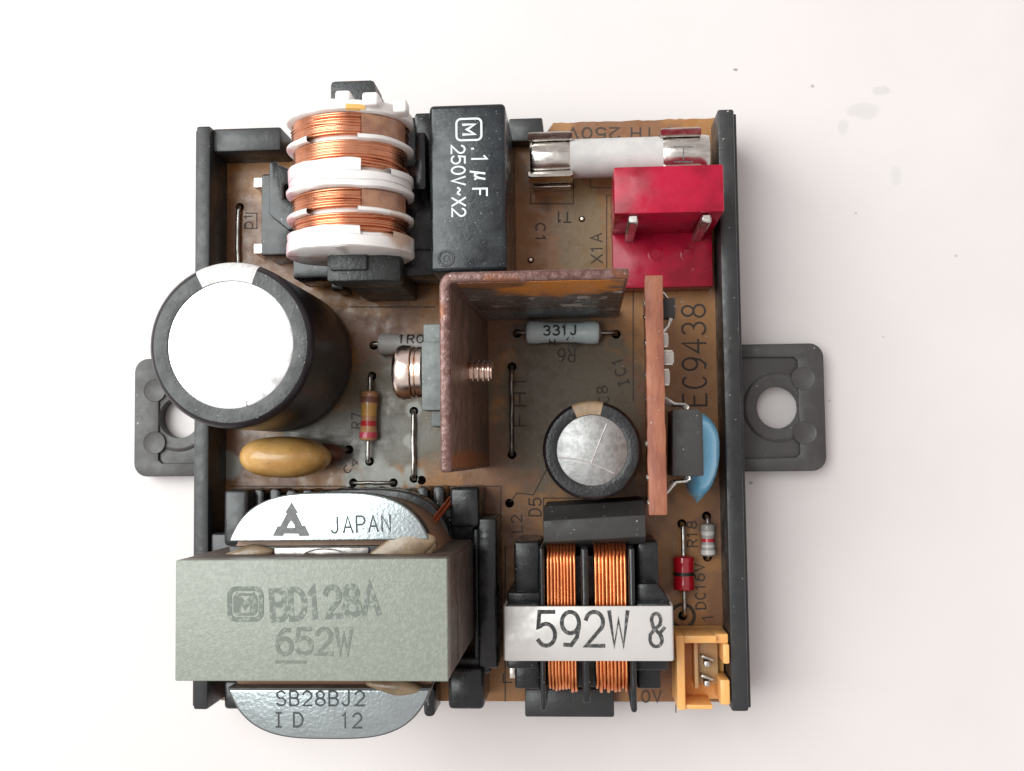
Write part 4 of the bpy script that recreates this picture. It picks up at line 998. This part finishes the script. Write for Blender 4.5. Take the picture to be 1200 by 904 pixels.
# core halves under the strap
b = B(); b.box(sx0+.4, sx0+4.2, sy0-.1, sy1+.2, Z0+3, Z0+HK-.5, .25); b.box(sx1-4.2, sx1-.4, sy0-.1, sy1+.2, Z0+3, Z0+HK-.5, .25)
obj('ferrite_core', b, M_ferrite, k)
HW = 14.4
def coil(pxa, pxb):
    xa, xb = P(pxa, 740, HW).x, P(pxb, 740, HW).x
    yN_, yS_ = P(690, 640, HW).y, P(690, 812, HW).y
    n_ = 9; w = (xb-xa)/n_; b = B()
    for i in range(n_):
        xx_ = xa+w*(i+.5); yo = random.uniform(-.35, .25); zo = random.uniform(-.12, .05)
        pts = []
        for (q, zq, a) in ((yN_-2.2, Z0+HW-2.4, 0), (yS_+2.2+yo, Z0+HW-2.4, 90), (yS_+2.2+yo, Z0+4, 180), (yN_-2.2, Z0+4, 270)):
            for j in range(6):
                an = math.radians(a+90*j/5)
                pts.append((xx_+random.uniform(-.03, .03), q+2.2*math.cos(an), zq+2.2*math.sin(an)+zo))
        # order the loop round the profile
        cyy = (yN_+yS_)/2; czz = Z0+HW/2+1
        pts.sort(key=lambda v: math.atan2(v[2]-czz, v[1]-cyy))
        b.tube(pts, w*.50, 8, closed=True)
    obj('copper_winding', b, M_cu2, k, smooth=80)
coil(641, 676); coil(697, 736)
def pbx(b, xa, ya_, xb, yb_, h, z0=.1, bev=.3): pb(b, xa, ya_, xb, yb_, h, z0, bev)
b = B(); pbx(b, 634, 650, 746, 806, 9, 2.5); obj('bobbin_barrel', b, M_blackgloss, k)
for (xa, xb, ye) in ((631, 640, 834), (680, 692, 825), (736, 747, 836)):
    b = B(); pbx(b, xa, 642, xb, ye, HK-.75, 1, .35); 
    obj('bobbin_rib', b, M_blackgloss, k)
b = B(); pbx(b, 602, 635, 633, 697, 11, .2, .35); pbx(b, 594, 694, 634, 716, 11.5, .2, .3); obj('bobbin_shoulder', b, M_blackgloss, k)
b = B(); pbx(b, 746, 634, 772, 690, 10, .2, .35); 
p = [P(746, 684, 12.5), P(770, 684, 12.5), P(790, 712, 12.5), P(746, 716, 12.5)]
b.prism([(v.x, v.y) for v in p][::-1], Z0+2, Z0+12.5, .25); obj('bobbin_shoulder', b, M_blackgloss, k)
b = B(); pbx(b, 603, 770, 634, 808, 10, .2, .35); pbx(b, 594, 770, 632, 784, 12, .2, .25); obj('bobbin_shoulder', b, M_blackgloss, k)
b = B(); pbx(b, 746, 770, 775, 808, 9, .2, .35); pbx(b, 744, 770, 783, 786, 12, .2, .25); obj('bobbin_shoulder', b, M_blackgloss, k)
p = P(597, 787, 5); b = B(); b.box(p.x, p.x+.8, p.y-.9, p.y+.9, Z0+.2, Z0+5, .1); obj('terminal', b, M_solder, k)

# ================================================================== ORANGE CONNECTOR
HO = 8.0
x0, y1 = P(792, 745, HO); x1, y0 = P(857, 833, HO)
k = thing('plug_socket', (x0+x1)/2, (y0+y1)/2, Z0, 'small orange plastic socket with two bent contacts at the board corner', 'connector')
w_ = .75
b = B(); b.box(x0, x1, y0, y1, Z0+.02, Z0+1.6, .15); obj('socket_floor', b, M_orange, k)
b = B(); b.box(x0, x0+w_+.3, y0, y1, Z0+1.55, Z0+HO, .2); b.box(x0+w_+.25, x1-1.6, y1-w_*1.3, y1, Z0+1.55, Z0+HO, .2)
b.box(x1-1.9, x1, y1-1.2, y1, Z0+1.55, Z0+HO-1.2, .2); b.box(x1-.8, x1, y1-3.6, y1-1.15, Z0+1.55, Z0+HO-.4, .2)
b.box(x0+w_+.25, x1-2.2, y0, y0+w_*.8, Z0+1.55, Z0+HO-.5, .2); b.box(x1-1.2, x1, y0+.5, y0+3.6, Z0+1.55, Z0+HO-.8, .2)
obj('socket_wall', b, M_orange, k)
b = B(); ix0 = x0+2.5; b.box(ix0, x1-.9, y0+2.2, y1-1.5, Z0+1.5, Z0+3.2, .2); b.box(ix0, ix0+.5, y0+2.0, y1-1.3, Z0+3.1, Z0+5, .12); obj('contact_block', b, M_orangedark, k)
for py in (777, 800):
    q = P(828, py, 4.5)
    b = B(); b.box(q.x-.35, q.x+.35, q.y-.35, q.y+.35, Z0-.8, Z0+5.4, .1); b.box(q.x-.7, q.x+.9, q.y+.5, q.y+.8, Z0+3, Z0+5.0, .05, rz=-.35); obj('contact', b, M_tin, k)
